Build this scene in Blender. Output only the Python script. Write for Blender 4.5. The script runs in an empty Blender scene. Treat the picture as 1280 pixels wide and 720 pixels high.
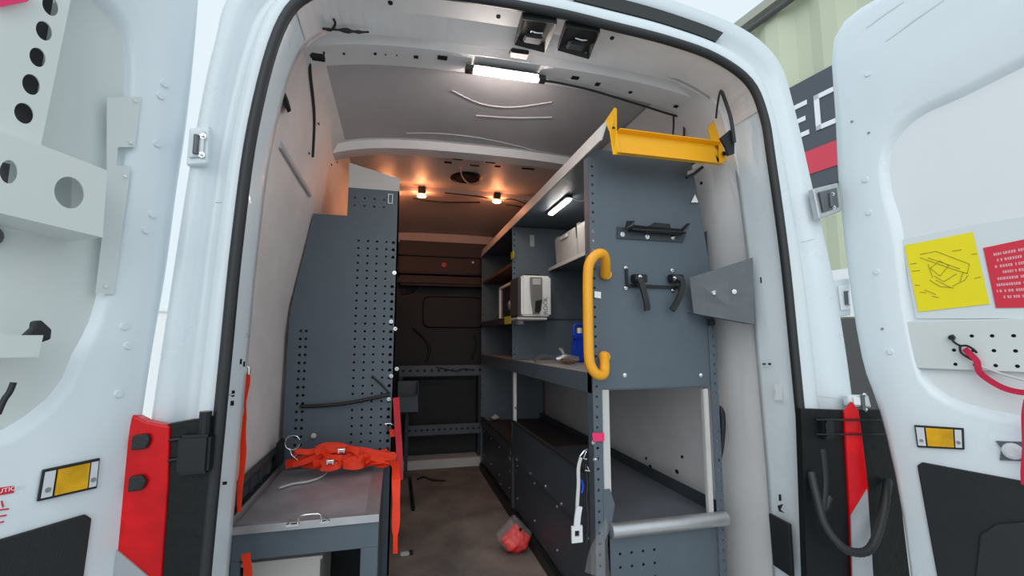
import bpy, bmesh, math, random
from mathutils import Vector, Matrix
random.seed(7)
C = bpy.context.scene.collection
R = math.radians
# ---------------------------------------------------------------- camera
FPX = 570.0
PITCH = math.atan(65 / FPX)
YAW = math.atan(145 / FPX * math.cos(PITCH))
CAM = Vector((0, 0, 0.98))
_F = Vector((math.sin(YAW) * math.cos(PITCH), math.cos(YAW) * math.cos(PITCH), math.sin(PITCH)))
_R = Vector((math.cos(YAW), -math.sin(YAW), 0))
_U = _R.cross(_F)
cam_data = bpy.data.cameras.new('camera')
cam = bpy.data.objects.new('camera', cam_data); C.objects.link(cam)
cam.location = CAM
cam.rotation_euler = (math.pi / 2 + PITCH, 0, -YAW)
cam_data.sensor_width = 36; cam_data.lens = 36 * FPX / 1280
cam_data.clip_start = 0.02; cam_data.clip_end = 300
bpy.context.scene.camera = cam

def at(x, y, X=None, Y=None, Z=None):
    d = _F + _R * ((x - 640) / FPX) + _U * ((360 - y) / FPX)
    if X is not None: t = (X - CAM.x) / d.x
    elif Y is not None: t = (Y - CAM.y) / d.y
    else: t = (Z - CAM.z) / d.z
    return CAM + d * t
def atp(x, y, p0, n):
    d = _F + _R * ((x - 640) / FPX) + _U * ((360 - y) / FPX)
    t = (Vector(p0) - CAM).dot(n) / d.dot(n)
    return CAM + d * t

# ---------------------------------------------------------------- materials
MATS = {}
def mat(name, col, rough=0.5, metal=0.0, spec=0.5, noise=0.0, nscale=8.0, bump=0.0, bscale=60.0, coat=0.0,
        emit=None, estr=0.0, alpha=1.0, trans=0.0, col2=None):
    m = bpy.data.materials.new(name); m.use_nodes = True
    nt = m.node_tree; b = nt.nodes['Principled BSDF']
    b.inputs['Base Color'].default_value = (*col, 1)
    b.inputs['Roughness'].default_value = rough
    b.inputs['Metallic'].default_value = metal
    b.inputs['Specular IOR Level'].default_value = spec
    b.inputs['Coat Weight'].default_value = coat
    b.inputs['Alpha'].default_value = alpha
    b.inputs['Transmission Weight'].default_value = trans
    tc = nt.nodes.new('ShaderNodeTexCoord')
    if noise or col2:
        n = nt.nodes.new('ShaderNodeTexNoise'); n.inputs['Scale'].default_value = nscale
        n.inputs['Detail'].default_value = 6; n.inputs['Roughness'].default_value = 0.6
        nt.links.new(tc.outputs['Object'], n.inputs['Vector'])
        r = nt.nodes.new('ShaderNodeValToRGB')
        r.color_ramp.elements[0].position = 0.35; r.color_ramp.elements[1].position = 0.68
        a = col2 if col2 else tuple(c * (1 - noise) for c in col)
        r.color_ramp.elements[0].color = (*a, 1); r.color_ramp.elements[1].color = (*col, 1)
        nt.links.new(n.outputs['Fac'], r.inputs['Fac']); nt.links.new(r.outputs['Color'], b.inputs['Base Color'])
        mr = nt.nodes.new('ShaderNodeMapRange'); mr.inputs['To Min'].default_value = max(0.02, rough - 0.08); mr.inputs['To Max'].default_value = min(1, rough + 0.1)
        nt.links.new(n.outputs['Fac'], mr.inputs['Value']); nt.links.new(mr.outputs['Result'], b.inputs['Roughness'])
    if bump:
        n2 = nt.nodes.new('ShaderNodeTexNoise'); n2.inputs['Scale'].default_value = bscale; n2.inputs['Detail'].default_value = 4
        nt.links.new(tc.outputs['Object'], n2.inputs['Vector'])
        bp = nt.nodes.new('ShaderNodeBump'); bp.inputs['Strength'].default_value = bump; bp.inputs['Distance'].default_value = 0.01
        nt.links.new(n2.outputs['Fac'], bp.inputs['Height']); nt.links.new(bp.outputs['Normal'], b.inputs['Normal'])
    if emit:
        b.inputs['Emission Color'].default_value = (*emit, 1); b.inputs['Emission Strength'].default_value = estr
    MATS[name] = m
    return m
mat('white_paint', (0.755, 0.825, 0.87), 0.28, noise=0.03, nscale=3, coat=0.3)
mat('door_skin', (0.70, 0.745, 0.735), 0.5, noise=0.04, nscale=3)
mat('inner_white', (0.86, 0.85, 0.86), 0.5, noise=0.10, nscale=4, bump=0.1, bscale=8)
mat('lining', (0.88, 0.83, 0.82), 0.6, noise=0.12, nscale=5)
mat('ceiling_skin', (0.60, 0.58, 0.60), 0.5, noise=0.14, nscale=3)
mat('ceiling_front', (0.66, 0.54, 0.49), 0.9, spec=0.1, noise=0.1, nscale=3)
mat('dark_hole', (0.008, 0.008, 0.01), 0.9)
mat('grey_coat', (0.105, 0.135, 0.165), 0.42, noise=0.12, nscale=6, bump=0.15, bscale=400)
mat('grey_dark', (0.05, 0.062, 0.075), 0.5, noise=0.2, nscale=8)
mat('shelf_mat', (0.14, 0.15, 0.175), 0.6, noise=0.25, nscale=9)
mat('worktop', (0.46, 0.43, 0.41), 0.5, noise=0.25, nscale=12)
mat('black_plastic', (0.014, 0.017, 0.019), 0.5, noise=0.2, nscale=10, bump=0.2, bscale=300)
mat('bulk_plastic', (0.020, 0.020, 0.022), 0.55, noise=0.15, nscale=5, bump=0.3, bscale=200)
mat('rubber', (0.02, 0.023, 0.026), 0.5)
mat('jamb_black', (0.007, 0.009, 0.010), 0.55, spec=0.3, bump=0.3, bscale=30)
mat('black_metal', (0.015, 0.017, 0.02), 0.35, metal=0.3)
mat('alu', (0.62, 0.63, 0.65), 0.38, metal=0.8, noise=0.12, nscale=20)
mat('alu_plate', (0.52, 0.50, 0.54), 0.42, metal=0.4, noise=0.35, nscale=7)
mat('galv', (0.15, 0.17, 0.185), 0.5, metal=0.4, noise=0.18, nscale=25)
mat('chrome', (0.8, 0.8, 0.82), 0.15, metal=1.0)
mat('offwhite', (0.62, 0.61, 0.60), 0.55, noise=0.08)
mat('orange_web', (1.0, 0.045, 0.005), 0.65, noise=0.15, nscale=30)
mat('red_web', (0.62, 0.01, 0.03), 0.6, noise=0.15, nscale=30)
mat('crimson', (0.60, 0.01, 0.06), 0.6)
mat('pink', (0.85, 0.03, 0.16), 0.55)
mat('yellow_coat', (1.0, 0.50, 0.005), 0.4, noise=0.05)
mat('yellow_handle', (0.95, 0.42, 0.02), 0.4, noise=0.06)
mat('amber', (0.95, 0.50, 0.005), 0.35, noise=0.35, nscale=20)
mat('reflector_white', (0.72, 0.74, 0.78), 0.3)
mat('red_lens', (0.80, 0.004, 0.010), 0.25, spec=0.3, coat=0.1, noise=0.35, nscale=10)
mat('white_lens', (0.36, 0.38, 0.41), 0.2, coat=0.6)
mat('paper_yellow', (0.93, 0.78, 0.005), 0.5)
mat('paper_red', (0.72, 0.025, 0.055), 0.5)
mat('print_pale', (0.80, 0.40, 0.46), 0.6)
mat('ink', (0.40, 0.34, 0.03), 0.6)
mat('ink_grey', (0.25, 0.27, 0.3), 0.6)
mat('pocket', (0.72, 0.78, 0.80), 0.25)
mat('device_white', (0.9, 0.89, 0.86), 0.4)
mat('screen_dark', (0.03, 0.03, 0.035), 0.15)
mat('handset_grey', (0.20, 0.19, 0.18), 0.35)
mat('device_grey', (0.085, 0.085, 0.09), 0.35)
mat('screen', (0.5, 0.5, 0.5), 0.2)
mat('blue_plastic', (0.01, 0.06, 0.55), 0.35)
mat('clear_plastic', (0.80, 0.78, 0.74), 0.2, alpha=0.42)
mat('bag_film', (0.80, 0.75, 0.74), 0.08, alpha=0.12, bump=0.6, bscale=25)
mat('red_tool', (1.0, 0.012, 0.01), 0.45, noise=0.25, nscale=25)
mat('brown_board', (0.16, 0.085, 0.055), 0.6, noise=0.2)
mat('header_dark', (0.05, 0.035, 0.032), 0.6)
mat('header_red', (0.05, 0.027, 0.024), 0.6)
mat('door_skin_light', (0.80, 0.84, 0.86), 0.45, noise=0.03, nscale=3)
mat('floor_mat', (0.31, 0.265, 0.235), 0.8, col2=(0.14, 0.122, 0.115), nscale=4, bump=0.3, bscale=120)
mat('brown_dark', (0.07, 0.05, 0.045), 0.6, noise=0.2)
mat('label_yellow', (0.6, 0.6, 0.05), 0.5)
mat('concrete', (0.55, 0.55, 0.54), 0.85, noise=0.2, nscale=2)
mat('cladding', (0.62, 0.66, 0.49), 0.6, noise=0.05, nscale=1)
mat('cladding_trim', (0.42, 0.42, 0.36), 0.6)
mat('sign_black_haze', (0.085, 0.095, 0.12), 0.6)  # black lifted towards grey-blue, haze put into the colour
mat('sign_red', (0.72, 0.06, 0.10), 0.6)
mat('sign_white', (0.9, 0.92, 0.93), 0.6)
mat('led_white', (1, 1, 1), 0.5, emit=(1.0, 0.87, 0.79), estr=115)
mat('led_small', (1, 1, 1), 0.5, emit=(1.0, 0.93, 0.86), estr=30)
mat('lamp_orange', (1, 0.6, 0.3), 0.5, emit=(1.0, 0.36, 0.15), estr=135)
M = MATS

# ---------------------------------------------------------------- mesh builder
class MB:
    def __init__(s): s.v = []; s.f = []; s.m = []; s.sm = []
    def add(s, vs, fs, mi=0, smooth=False):
        b = len(s.v); s.v += [Vector(v) for v in vs]
        for f in fs: s.f.append([b + i for i in f]); s.m.append(mi); s.sm.append(smooth)
        return s
    def hexa(s, p, mi=0):   # 8 points: bottom 0-3, top 4-7
        return s.add(p, [(0, 3, 2, 1), (4, 5, 6, 7), (0, 1, 5, 4), (1, 2, 6, 5), (2, 3, 7, 6), (3, 0, 4, 7)], mi)
    def box(s, x0, x1, y0, y1, z0, z1, mi=0, ch=0.0):
        if ch <= 0:
            return s.hexa([(x0, y0, z0), (x1, y0, z0), (x1, y1, z0), (x0, y1, z0), (x0, y0, z1), (x1, y0, z1), (x1, y1, z1), (x0, y1, z1)], mi)
        bm = bmesh.new(); bmesh.ops.create_cube(bm, size=1.0)
        for v in bm.verts: v.co = Vector(((x0 + x1) / 2 + v.co.x * (x1 - x0), (y0 + y1) / 2 + v.co.y * (y1 - y0), (z0 + z1) / 2 + v.co.z * (z1 - z0)))
        bmesh.ops.bevel(bm, geom=bm.edges[:], offset=ch, segments=2, affect='EDGES')
        bm.verts.index_update()
        s.add([v.co.copy() for v in bm.verts], [[v.index for v in f.verts] for f in bm.faces], mi); bm.free(); return s
    def slab(s, poly, off, mi=0):   # polygon (list of points) extruded by vector off
        n = len(poly); off = Vector(off); p = [Vector(q) for q in poly]
        return s.add(p + [q + off for q in p], [list(range(n))[::-1], list(range(n, 2 * n))] + [(i, (i + 1) % n, n + (i + 1) % n, n + i) for i in range(n)], mi)
    def tube(s, pts, r, seg=8, mi=0, flat=1.0, up=None):
        pts = [Vector(p) for p in pts]; n = len(pts); vs = []; fs = []
        rr = r if isinstance(r, (list, tuple)) else [r] * n
        pu = None
        for i, p in enumerate(pts):
            t = (pts[min(i + 1, n - 1)] - pts[max(i - 1, 0)]).normalized()
            if pu is None:
                pu = Vector(up) if up else (Vector((0, 0, 1)) if abs(t.z) < 0.9 else Vector((1, 0, 0)))
            a = (pu - t * pu.dot(t)).normalized(); b = t.cross(a); pu = a
            for k in range(seg):
                w = 2 * math.pi * k / seg
                vs.append(p + a * math.cos(w) * rr[i] + b * math.sin(w) * rr[i] * flat)
        for i in range(n - 1):
            for k in range(seg):
                fs.append((i * seg + k, i * seg + (k + 1) % seg, (i + 1) * seg + (k + 1) % seg, (i + 1) * seg + k))
        s.add(vs, fs, mi, True)
        s.add(vs[:seg], [list(range(seg))[::-1]], mi); s.add(vs[-seg:], [list(range(seg))], mi)
        return s
    def ribbon(s, pts, w, t, side, mi=0):   # flat webbing along pts; side = width direction (vector or list)
        pts = [Vector(p) for p in pts]; n = len(pts); vs = []; fs = []
        for i, p in enumerate(pts):
            tg = (pts[min(i + 1, n - 1)] - pts[max(i - 1, 0)]).normalized()
            wi = w[min(i, len(w) - 1)] if isinstance(w, (list, tuple)) else w
            sd = Vector(side[i] if isinstance(side, list) else side); sd = (sd - tg * sd.dot(tg)).normalized()
            nn = tg.cross(sd)
            for a, b in ((-1, -1), (1, -1), (1, 1), (-1, 1)): vs.append(p + sd * a * wi / 2 + nn * b * t / 2)
        for i in range(n - 1):
            for k in range(4): fs.append((i * 4 + k, i * 4 + (k + 1) % 4, (i + 1) * 4 + (k + 1) % 4, (i + 1) * 4 + k))
        fs += [(3, 2, 1, 0), tuple(range(4 * n - 4, 4 * n))]
        return s.add(vs, fs, mi)
    def lathe(s, c, ax, prof, seg=16, mi=0):   # prof: (distance along ax, radius)
        c = Vector(c); ax = Vector(ax).normalized(); a = ax.orthogonal().normalized(); b = ax.cross(a); vs = []; fs = []
        for d, r in prof:
            for k in range(seg):
                w = 2 * math.pi * k / seg; vs.append(c + ax * d + (a * math.cos(w) + b * math.sin(w)) * r)
        for i in range(len(prof) - 1):
            for k in range(seg): fs.append((i * seg + k, i * seg + (k + 1) % seg, (i + 1) * seg + (k + 1) % seg, (i + 1) * seg + k))
        fs += [list(range(seg))[::-1], list(range((len(prof) - 1) * seg, len(prof) * seg))]
        return s.add(vs, fs, mi)
    def bolt(s, c, ax, r=0.006, h=0.005, mi=0):
        s.lathe(c, ax, [(0, r * 1.7), (h * 0.3, r * 1.7)], 12, mi)
        return s.lathe(Vector(c) + Vector(ax).normalized() * h * 0.3, ax, [(0, r), (h, r), (h * 1.3, r * 0.6)], 6, mi)
    def sphere(s, c, r, mi=0, sc=(1, 1, 1), seg=12, jitter=0):
        bm = bmesh.new(); bmesh.ops.create_icosphere(bm, subdivisions=3 if seg > 12 else 2, radius=1); bm.verts.index_update()
        s.add([Vector(c) + Vector((v.co.x * sc[0], v.co.y * sc[1], v.co.z * sc[2])) * r * (1 + random.uniform(-jitter, jitter)) for v in bm.verts],
              [[v.index for v in f.verts] for f in bm.faces], mi, True)
        bm.free(); return s
    def perf(s, o, u, v, W, H, holes, t, mi=0):
        """sheet with real round holes. holes: (u, v, r) in metres from corner o; t thickness (along u x v, backwards)."""
        o = Vector(o); u = Vector(u).normalized(); v = Vector(v).normalized(); n = u.cross(v)
        H_ = {}; us = {0.0, round(W, 5)}; vs_ = {0.0, round(H, 5)}
        for a, b, r in holes:
            e = r * 1.35
            if a - e < 0 or b - e < 0 or a + e > W or b + e > H: continue
            k = (round(a - e, 5), round(b - e, 5)); H_[k] = (a, b, r)
            us |= {round(a - e, 5), round(a + e, 5)}; vs_ |= {round(b - e, 5), round(b + e, 5)}
        us = sorted(us); vs_ = sorted(vs_)
        def P(a, b, d): return o + u * a + v * b - n * d
        key = {}
        def V(a, b, d):
            k = (round(a, 5), round(b, 5), d)
            if k not in key: key[k] = len(s.v); s.v.append(P(a, b, d))
            return key[k]
        def F(ix, sm=False): s.f.append(ix); s.m.append(mi); s.sm.append(sm)
        ce = [math.radians(22.5 + 45 * k) for k in range(8)]
        for i in range(len(us) - 1):
            for j in range(len(vs_) - 1):
                a0, a1, b0, b1 = us[i], us[i + 1], vs_[j], vs_[j + 1]
                hole = H_.get((a0, b0))
                for d in (0, t):
                    c = [V(a0, b0, d), V(a1, b0, d), V(a1, b1, d), V(a0, b1, d)]
                    if not hole:
                        F(c if d == 0 else c[::-1]); continue
                    a, b, r = hole
                    q = []
                    for w in ce:
                        q.append(len(s.v)); s.v.append(P(a + r * math.cos(w), b + r * math.sin(w), d))
                    faces = [(c[1], c[2], q[0], q[7]), (c[2], q[1], q[0]), (c[2], c[3], q[2], q[1]), (c[3], q[3], q[2]),
                             (c[3], c[0], q[4], q[3]), (c[0], q[5], q[4]), (c[0], c[1], q[6], q[5]), (c[1], q[7], q[6])]
                    for f in faces: F(f if d == 0 else f[::-1])
                    if d == 0: q0 = q
                if hole:
                    for k in range(8): F((q0[k], q0[(k + 1) % 8], q[(k + 1) % 8], q[k]))
        for i in range(len(us) - 1):
            for b, fl in ((0.0, 1), (vs_[-1], 0)):
                f = [V(us[i], b, 0), V(us[i], b, t), V(us[i + 1], b, t), V(us[i + 1], b, 0)]; F(f if fl else f[::-1])
        for j in range(len(vs_) - 1):
            for a, fl in ((0.0, 0), (us[-1], 1)):
                f = [V(a, vs_[j], 0), V(a, vs_[j], t), V(a, vs_[j + 1], t), V(a, vs_[j + 1], 0)]; F(f if fl else f[::-1])
        return s
    def loft(s, rows, mi=0, smooth=True, close=False):
        n = len(rows[0]); vs = [p for r in rows for p in r]; fs = []
        for i in range(len(rows) - 1):
            for k in range(n if close else n - 1):
                fs.append((i * n + k, i * n + (k + 1) % n, (i + 1) * n + (k + 1) % n, (i + 1) * n + k))
        return s.add(vs, fs, mi, smooth)
    def obj(s, name, mats, parent=None, bevel=0.0, autosmooth=True):
        me = bpy.data.meshes.new(name)
        off = Vector(parent_loc(parent)) if parent else Vector((0, 0, 0))
        if not parent:
            xs = [v.x for v in s.v]; ys = [v.y for v in s.v]; zs = [v.z for v in s.v]
            off = Vector(((min(xs) + max(xs)) / 2, (min(ys) + max(ys)) / 2, min(zs)))
        me.from_pydata([tuple(v - off) for v in s.v], [], s.f)
        if isinstance(mats, str): mats = [mats]
        for m in mats: me.materials.append(M[m])
        me.polygons.foreach_set('material_index', s.m)
        me.polygons.foreach_set('use_smooth', s.sm)
        me.update()
        bm = bmesh.new(); bm.from_mesh(me); bmesh.ops.recalc_face_normals(bm, faces=bm.faces[:]); bm.to_mesh(me); bm.free()
        o = bpy.data.objects.new(name, me); C.objects.link(o)
        if parent: o.parent = parent
        else: o.location = off
        if bevel:
            b = o.modifiers.new('bevel', 'BEVEL'); b.width = bevel; b.segments = 2; b.limit_method = 'ANGLE'; b.angle_limit = R(40)
        return o
def parent_loc(p):
    v = Vector((0, 0, 0))
    while p: v += Vector(p.location); p = p.parent
    return v
def tag(o, label, cat, group=None):
    o['label'] = label; o['category'] = cat
    if group: o['group'] = group
    return o
def thing(name, loc, label, cat, group=None):
    o = bpy.data.objects.new(name, None); C.objects.link(o); o.location = loc; o.empty_display_size = 0.05
    return tag(o, label, cat, group)
def struct(o): o['kind'] = 'structure'; return o
def singles(name, material, parent, fns):
    out = []
    for f in fns:
        mb = MB(); f(mb); out.append(mb.obj(name, material, parent))
    return out
def bolts(parent, items, name='bolt', material='chrome'):
    return singles(name, material, parent, [(lambda mb, a=a: mb.bolt(*a)) for a in items])
def B(*a, **k): return MB().box(*a, **k)
def crom(pts, n=6):
    pts = [Vector(p) for p in pts]; out = []
    for i in range(len(pts) - 1):
        p0 = pts[max(i - 1, 0)]; p1 = pts[i]; p2 = pts[i + 1]; p3 = pts[min(i + 2, len(pts) - 1)]
        for k in range(n):
            t = k / n; out.append(0.5 * ((2 * p1) + (p2 - p0) * t + (2 * p0 - 5 * p1 + 4 * p2 - p3) * t * t + (3 * p1 - p0 - 3 * p2 + p3) * t ** 3))
    out.append(pts[-1]); return out

# ================================================================ THE VAN SHELL (structure)
BH = 3.85   # bulkhead
seal = [(-.388, -.05), (-.383, .25), (-.380, .48), (-.375, .70), (-.369, .95), (-.362, 1.21), (-.345, 1.49), (-.303, 1.74), (-.24, 1.85), (-.12, 1.898),
        (.12, 1.922), (.40, 1.928), (.595, 1.918), (.793, 1.904), (.96, 1.875), (1.085, 1.81), (1.135, 1.70), (1.152, 1.557), (1.178, 1.244), (1.190, .943), (1.198, .70), (1.204, .50), (1.205, .25), (1.205, -.05)]
body = [(-.545, -.10), (-.545, .25), (-.535, .48), (-.522, .70), (-.508, .954), (-.488, 1.30), (-.474, 1.50), (-.452, 1.70), (-.415, 1.86), (-.25, 2.02),
        (.10, 2.085), (.40, 2.095), (.62, 2.09), (.85, 2.07), (1.10, 2.02), (1.235, 1.93), (1.285, 1.78), (1.335, 1.52), (1.395, 1.20), (1.425, .945), (1.44, .70), (1.45, .50), (1.455, .25), (1.455, -.10)]
sealc = crom([(x, 0, z) for x, z in seal], 5); bodyc = crom([(x, 0, z) for x, z in body], 5)
ctr = Vector((0.41, 0, 1.0))
def row(c, y, inset=0.0):
    out = []
    for i, p in enumerate(c):
        t = (c[min(i + 1, len(c) - 1)] - c[max(i - 1, 0)]).normalized(); n = Vector((t.z, 0, -t.x))
        q = p + n * inset; out.append(Vector((q.x, y, q.z)))
    return out
def mix(a, b, f, y): return [Vector((p.x * (1 - f) + q.x * f, y, p.z * (1 - f) + q.z * f)) for p, q in zip(a, b)]
frame = MB()
prof = [row(sealc, 1.316, -0.11), row(sealc, 1.316, 0.002), row(sealc, 1.30, -0.002), row(sealc, 1.172, -0.004), row(sealc, 1.166, -0.010),
        mix(sealc, bodyc, .30, 1.168), mix(sealc, bodyc, .36, 1.175), mix(sealc, bodyc, .42, 1.205), mix(sealc, bodyc, .62, 1.212),
        mix(sealc, bodyc, .70, 1.195), mix(sealc, bodyc, .92, 1.178), mix(sealc, bodyc, 1.0, 1.19), mix(sealc, bodyc, 1.06, 1.23), mix(sealc, bodyc, 1.09, 1.5)]
frame.loft(prof)
side = [mix(sealc, bodyc, 1.09, 1.5), mix(sealc, bodyc, 1.12, 2.2), mix(sealc, bodyc, 1.12, 4.2)]
frame.loft(side)
fr = struct(frame.obj('trim_1', 'white_paint'))
fr['label'] = 'white painted rear door frame of the van around the opening'
sl = MB().tube(row(sealc, 1.162, -0.001), 0.0135, 10); sl.obj('door_seal', 'rubber', fr)
# black strip above the opening, on the roof edge
bs = MB(); seg = mix(sealc, bodyc, .60, 1.19); i0 = 11 * 5 + 2; i1 = 14 * 5
a = mix(sealc, bodyc, .38, 1.185)[i0:i1]; b = mix(sealc, bodyc, .66, 1.185)[i0:i1]
a2 = [p + Vector((0, .03, 0)) for p in a]; b2 = [p + Vector((0, .03, 0)) for p in b]
a = [p - Vector((0, .012, 0)) for p in a]; b = [p - Vector((0, .006, 0)) for p in b]
bs.loft([a2, a, b, b2], smooth=False); bs.obj('roof_strip', 'black_plastic', fr)
# plug holes in the header, pillar slots and plugs (small pieces of the frame)
def blob(mb, c, ax, r, h=0.002, mi=0, seg=10): mb.lathe(c, ax, [(0, r), (h, r * 0.9)], seg, mi)
hl = MB()
for x, y in ((623, 20), (765, 47), (843, 64), (488, 3)):
    q = at(x, y, Z=1.903); blob(hl, q, (0, 0, -1), 0.007, 0.004)
for (x, y, w, h) in ((936, 210, .003, .006), (939, 222, .002, .004), (952, 350, .0015, .012), (970, 490, .002, .008), (955, 455, .003, .003), (962, 455, .002, .004), (975, 622, .001, .012)):
    q = at(x, y, X=1.17 if y < 300 else 1.185); hl.box(q.x - .004, q.x + .004, q.y - w, q.y + w, q.z - h * .8, q.z + h * .8)
for (x, y, w, h) in ((300, 452, .002, .008), (304, 455, .0015, .008), (291, 492, .0015, .009), (290, 504, .0015, .007), (281, 604, .003, .004)):
    q = at(x, y, X=-.372); hl.box(q.x - .004, q.x + .004, q.y - w * .7, q.y + w * .7, q.z - h * .8, q.z + h * .8)
hl.obj('plug_hole', 'dark_hole', fr)
pl = MB()
q0 = [at(x, y, Y=1.163) for x, y in ((964, 640), (990, 652), (997, 704), (994, 722), (972, 712), (968, 700))]
q0 = [at(x, y, X=1.185) for x, y in ((964, 641), (990, 655), (994, 722), (985, 716), (970, 706))]
pl.slab(q0, (-.012, 0, 0)); pl.obj('pillar_cover', 'black_plastic', fr, bevel=.003)
ar = MB()
for pts in (((973, 632), (979, 630), (976, 637), (981, 641), (975, 639)),):
    ar.slab([at(x, y, X=1.18) for x, y in pts], (-.004, 0, 0))
ar.obj('pillar_clip', 'black_plastic', fr)
lb = MB().slab([at(x, y, X=1.182) for x, y in ((968, 480), (976, 480), (978, 500), (969, 500))], (-.001, 0, 0)); lb.obj('pillar_label', 'sign_white', fr)
# seam lines of the sealer across the jambs
sm = MB()
for (p, q_) in (((269, 253), (296, 254)), ((1001, 303), (1018, 299)), ((255, 497), (293, 493)), ((1000, 492), (1058, 500))):
    a_ = at(*p, Y=1.18); b_ = at(*q_, Y=1.172); sm.tube([a_, (a_ + b_) / 2, b_], .0015, 5)
sm.obj('sealer_bead', 'offwhite', fr)

# inner shell: walls and ceiling --------------------------------------------------
XL = [(0.0, -.46), (.5, -.46), (1.0, -.457), (1.12, -.446), (1.30, -.412), (1.50, -.376), (1.66, -.350), (1.80, -.320), (1.875, -.28), (1.905, -.20)]
XR = [(0.0, 1.215), (.5, 1.215), (1.0, 1.205), (1.35, 1.185), (1.60, 1.145), (1.78, 1.09), (1.87, 1.03), (1.905, .95)]
def wall(name, prof_, sgn, material):
    mb = MB(); ys = [1.305, 1.8, 2.6, 3.4, BH]
    rows = [[Vector((x, y, z)) for z, x in prof_] for y in ys]
    mb.loft(rows)
    outer = [[Vector((x + sgn * .02, y, z)) for z, x in prof_] for y in ys]
    mb.loft(outer)
    mb.loft([rows[0], outer[0]], smooth=False); mb.loft([rows[-1], outer[-1]], smooth=False)
    return struct(mb.obj(name, material))
wl = wall('wall_left', XL, -1, 'lining'); wl['label'] = 'pale lined side wall inside the van'
wr = wall('wall_right', XR, 1, 'inner_white'); wr['label'] = 'white side wall behind the grey shelving'
def onwall(x, y, prof_, off):
    X = prof_[0][1]
    for _ in range(14):
        q = at(x, y, X=X + off); z = max(prof_[0][0], min(prof_[-1][0], q.z))
        for (z0, x0), (z1, x1) in zip(prof_, prof_[1:]):
            if z0 <= z <= z1: nx = x0 + (x1 - x0) * (z - z0) / (z1 - z0); break
        X = X * .5 + nx * .5
    return at(x, y, X=X + off)
OWL = lambda x, y, off=.004: onwall(x, y, XL, off)
OWR = lambda x, y, off=-.004: onwall(x, y, XR, off)
# wall panel battens / recess lines
mb = MB()
mb.tube([OWL(351, 181), OWL(362, 200), OWL(375, 222), OWL(388, 243)], .013, 6, flat=.5)
mb.obj('panel_slot', 'ceiling_skin', wl)
mb = MB()
q = OWL(357, 123)
mb.lathe(q, (1, 0, .3), [(-.006, .040), (.004, .036)], 16); mb.obj('vent_hole', 'dark_hole', wl)
mb = MB().tube(crom([OWL(x, y) for x, y in ((387, 74), (388, 95), (391, 120), (393, 150), (391, 196))], 4), .0055, 6)
mb.obj('wall_cable', 'rubber', wl)
mb = MB()
for x, y, w in ((392, 70, .03), ):
    q = OWL(x, y); mb.box(q.x - .005, q.x + .03, q.y - .01, q.y + .01, q.z - .008, q.z + .004)
for x, y in ((398, 155), (386, 192), (414, 206), (421, 203)):
    q = OWL(x, y); blob(mb, q, (1, 0, .3), .005, .004)
mb.obj('wall_clip', 'dark_hole', wl)
mb = MB()
for (x, y, r) in ((853, 571, .007), (847, 590, .008), (877, 229, .006), (808, 573, .007), (846, 589, .008), (736, 569, .006), (813, 584, .012)):
    q = OWR(x, y, -.001); blob(mb, q, (-1, 0, .1), r, .004)
mb.obj('wall_plug', 'dark_hole', wr)
# ceiling: skin, ribs
cz = lambda x: 1.935 - 0.025 * ((x - .41) / .75) ** 2 - 0.055 * abs((x - .41) / .75) ** 5
xs = [-.33 + i * (1.15 + .33) / 30 for i in range(31)]
def crow(y, dz=0.0): return [Vector((x, y, cz(x) + dz - max(0, y - 2.95) / .85 * .075)) for x in xs]
mb = MB(); ys = [1.30, 1.36, 1.40, 1.6, 1.8, 2.0, 2.12, 2.4, 2.75]
mb.loft([crow(y) for y in ys], 0)
mb.loft([crow(y) for y in (2.75, 2.95, 3.4, 3.8, 4.2)], 1)
mb.loft([crow(1.30, .02), crow(2.95, .02), crow(4.2, .02)], 0)
ce = struct(mb.obj('ceiling', ['ceiling_skin', 'ceiling_front'])); ce['label'] = 'bare grey metal roof skin inside the van'
def rib(name, y0, y1, dz, material, flange=.02):
    mb = MB()
    r = [crow(y0 - flange, -.002), crow(y0, -.004), crow(y0 + .012, -dz), crow(y1 - .012, -dz), crow(y1, -.004), crow(y1 + flange, -.002)]
    mb.loft(r, smooth=False); return mb.obj(name, material, ce)
hdr = MB().loft([[Vector((p.x, 1.17, p.z)) for p in sealc[38:80]], [Vector((p.x, 1.25, p.z - .002 * 0)) for p in sealc[38:80]], [Vector((p.x, 1.33, min(p.z, cz(p.x) - .03) )) for p in sealc[38:80]], [Vector((p.x, 1.335, cz(p.x) + .0)) for p in sealc[38:80]]], smooth=False)
hdr.obj('rear_header', 'inner_white', ce)
rib('roof_rib', 1.37, 1.50, .028, 'inner_white')
rib('roof_rib', 2.13, 2.24, .04, 'inner_white')
rib('roof_rib', 2.80, 2.92, .03, 'ceiling_front')
rib('roof_rib', 3.76, 3.84, .075, 'ceiling_front')
# dark slots in the ribs
mb = MB()
for x, y, w, h in ((391, 70, .012, .006), (430, 67, .005, .003), (469, 67, .007, .004), (520, 71, .012, .006), (553, 72, .026, .009), (405, 66, .004, .003), (719, 97, .022, .008), (747, 105, .013, .009), (788, 115, .01, .006), (845, 133, .012, .006), (496, 69, .003, .002), (482, 68, .003, .002)):
    q = at(x, y, Z=cz(at(x, y, Z=1.88).x) - .029); mb.box(q.x - w / 2 * 1.2, q.x + w / 2 * 1.2, q.y - h, q.y + h, q.z - .003, q.z + .002)
for x, y, w, h in ((560, 203, .04, .008), (572, 199, .05, .004), (613, 203, .05, .005), (622, 208, .03, .008), (593, 207, .05, .004), (660, 211, .07, .006), (533, 194, .07, .003), (450, 184, .05, .004)):
    q = at(x, y, Z=cz(at(x, y, Z=1.88).x) - .02); mb.box(q.x - w / 2, q.x + w / 2, q.y - h, q.y + h, q.z - .003, q.z + .002)
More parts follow.
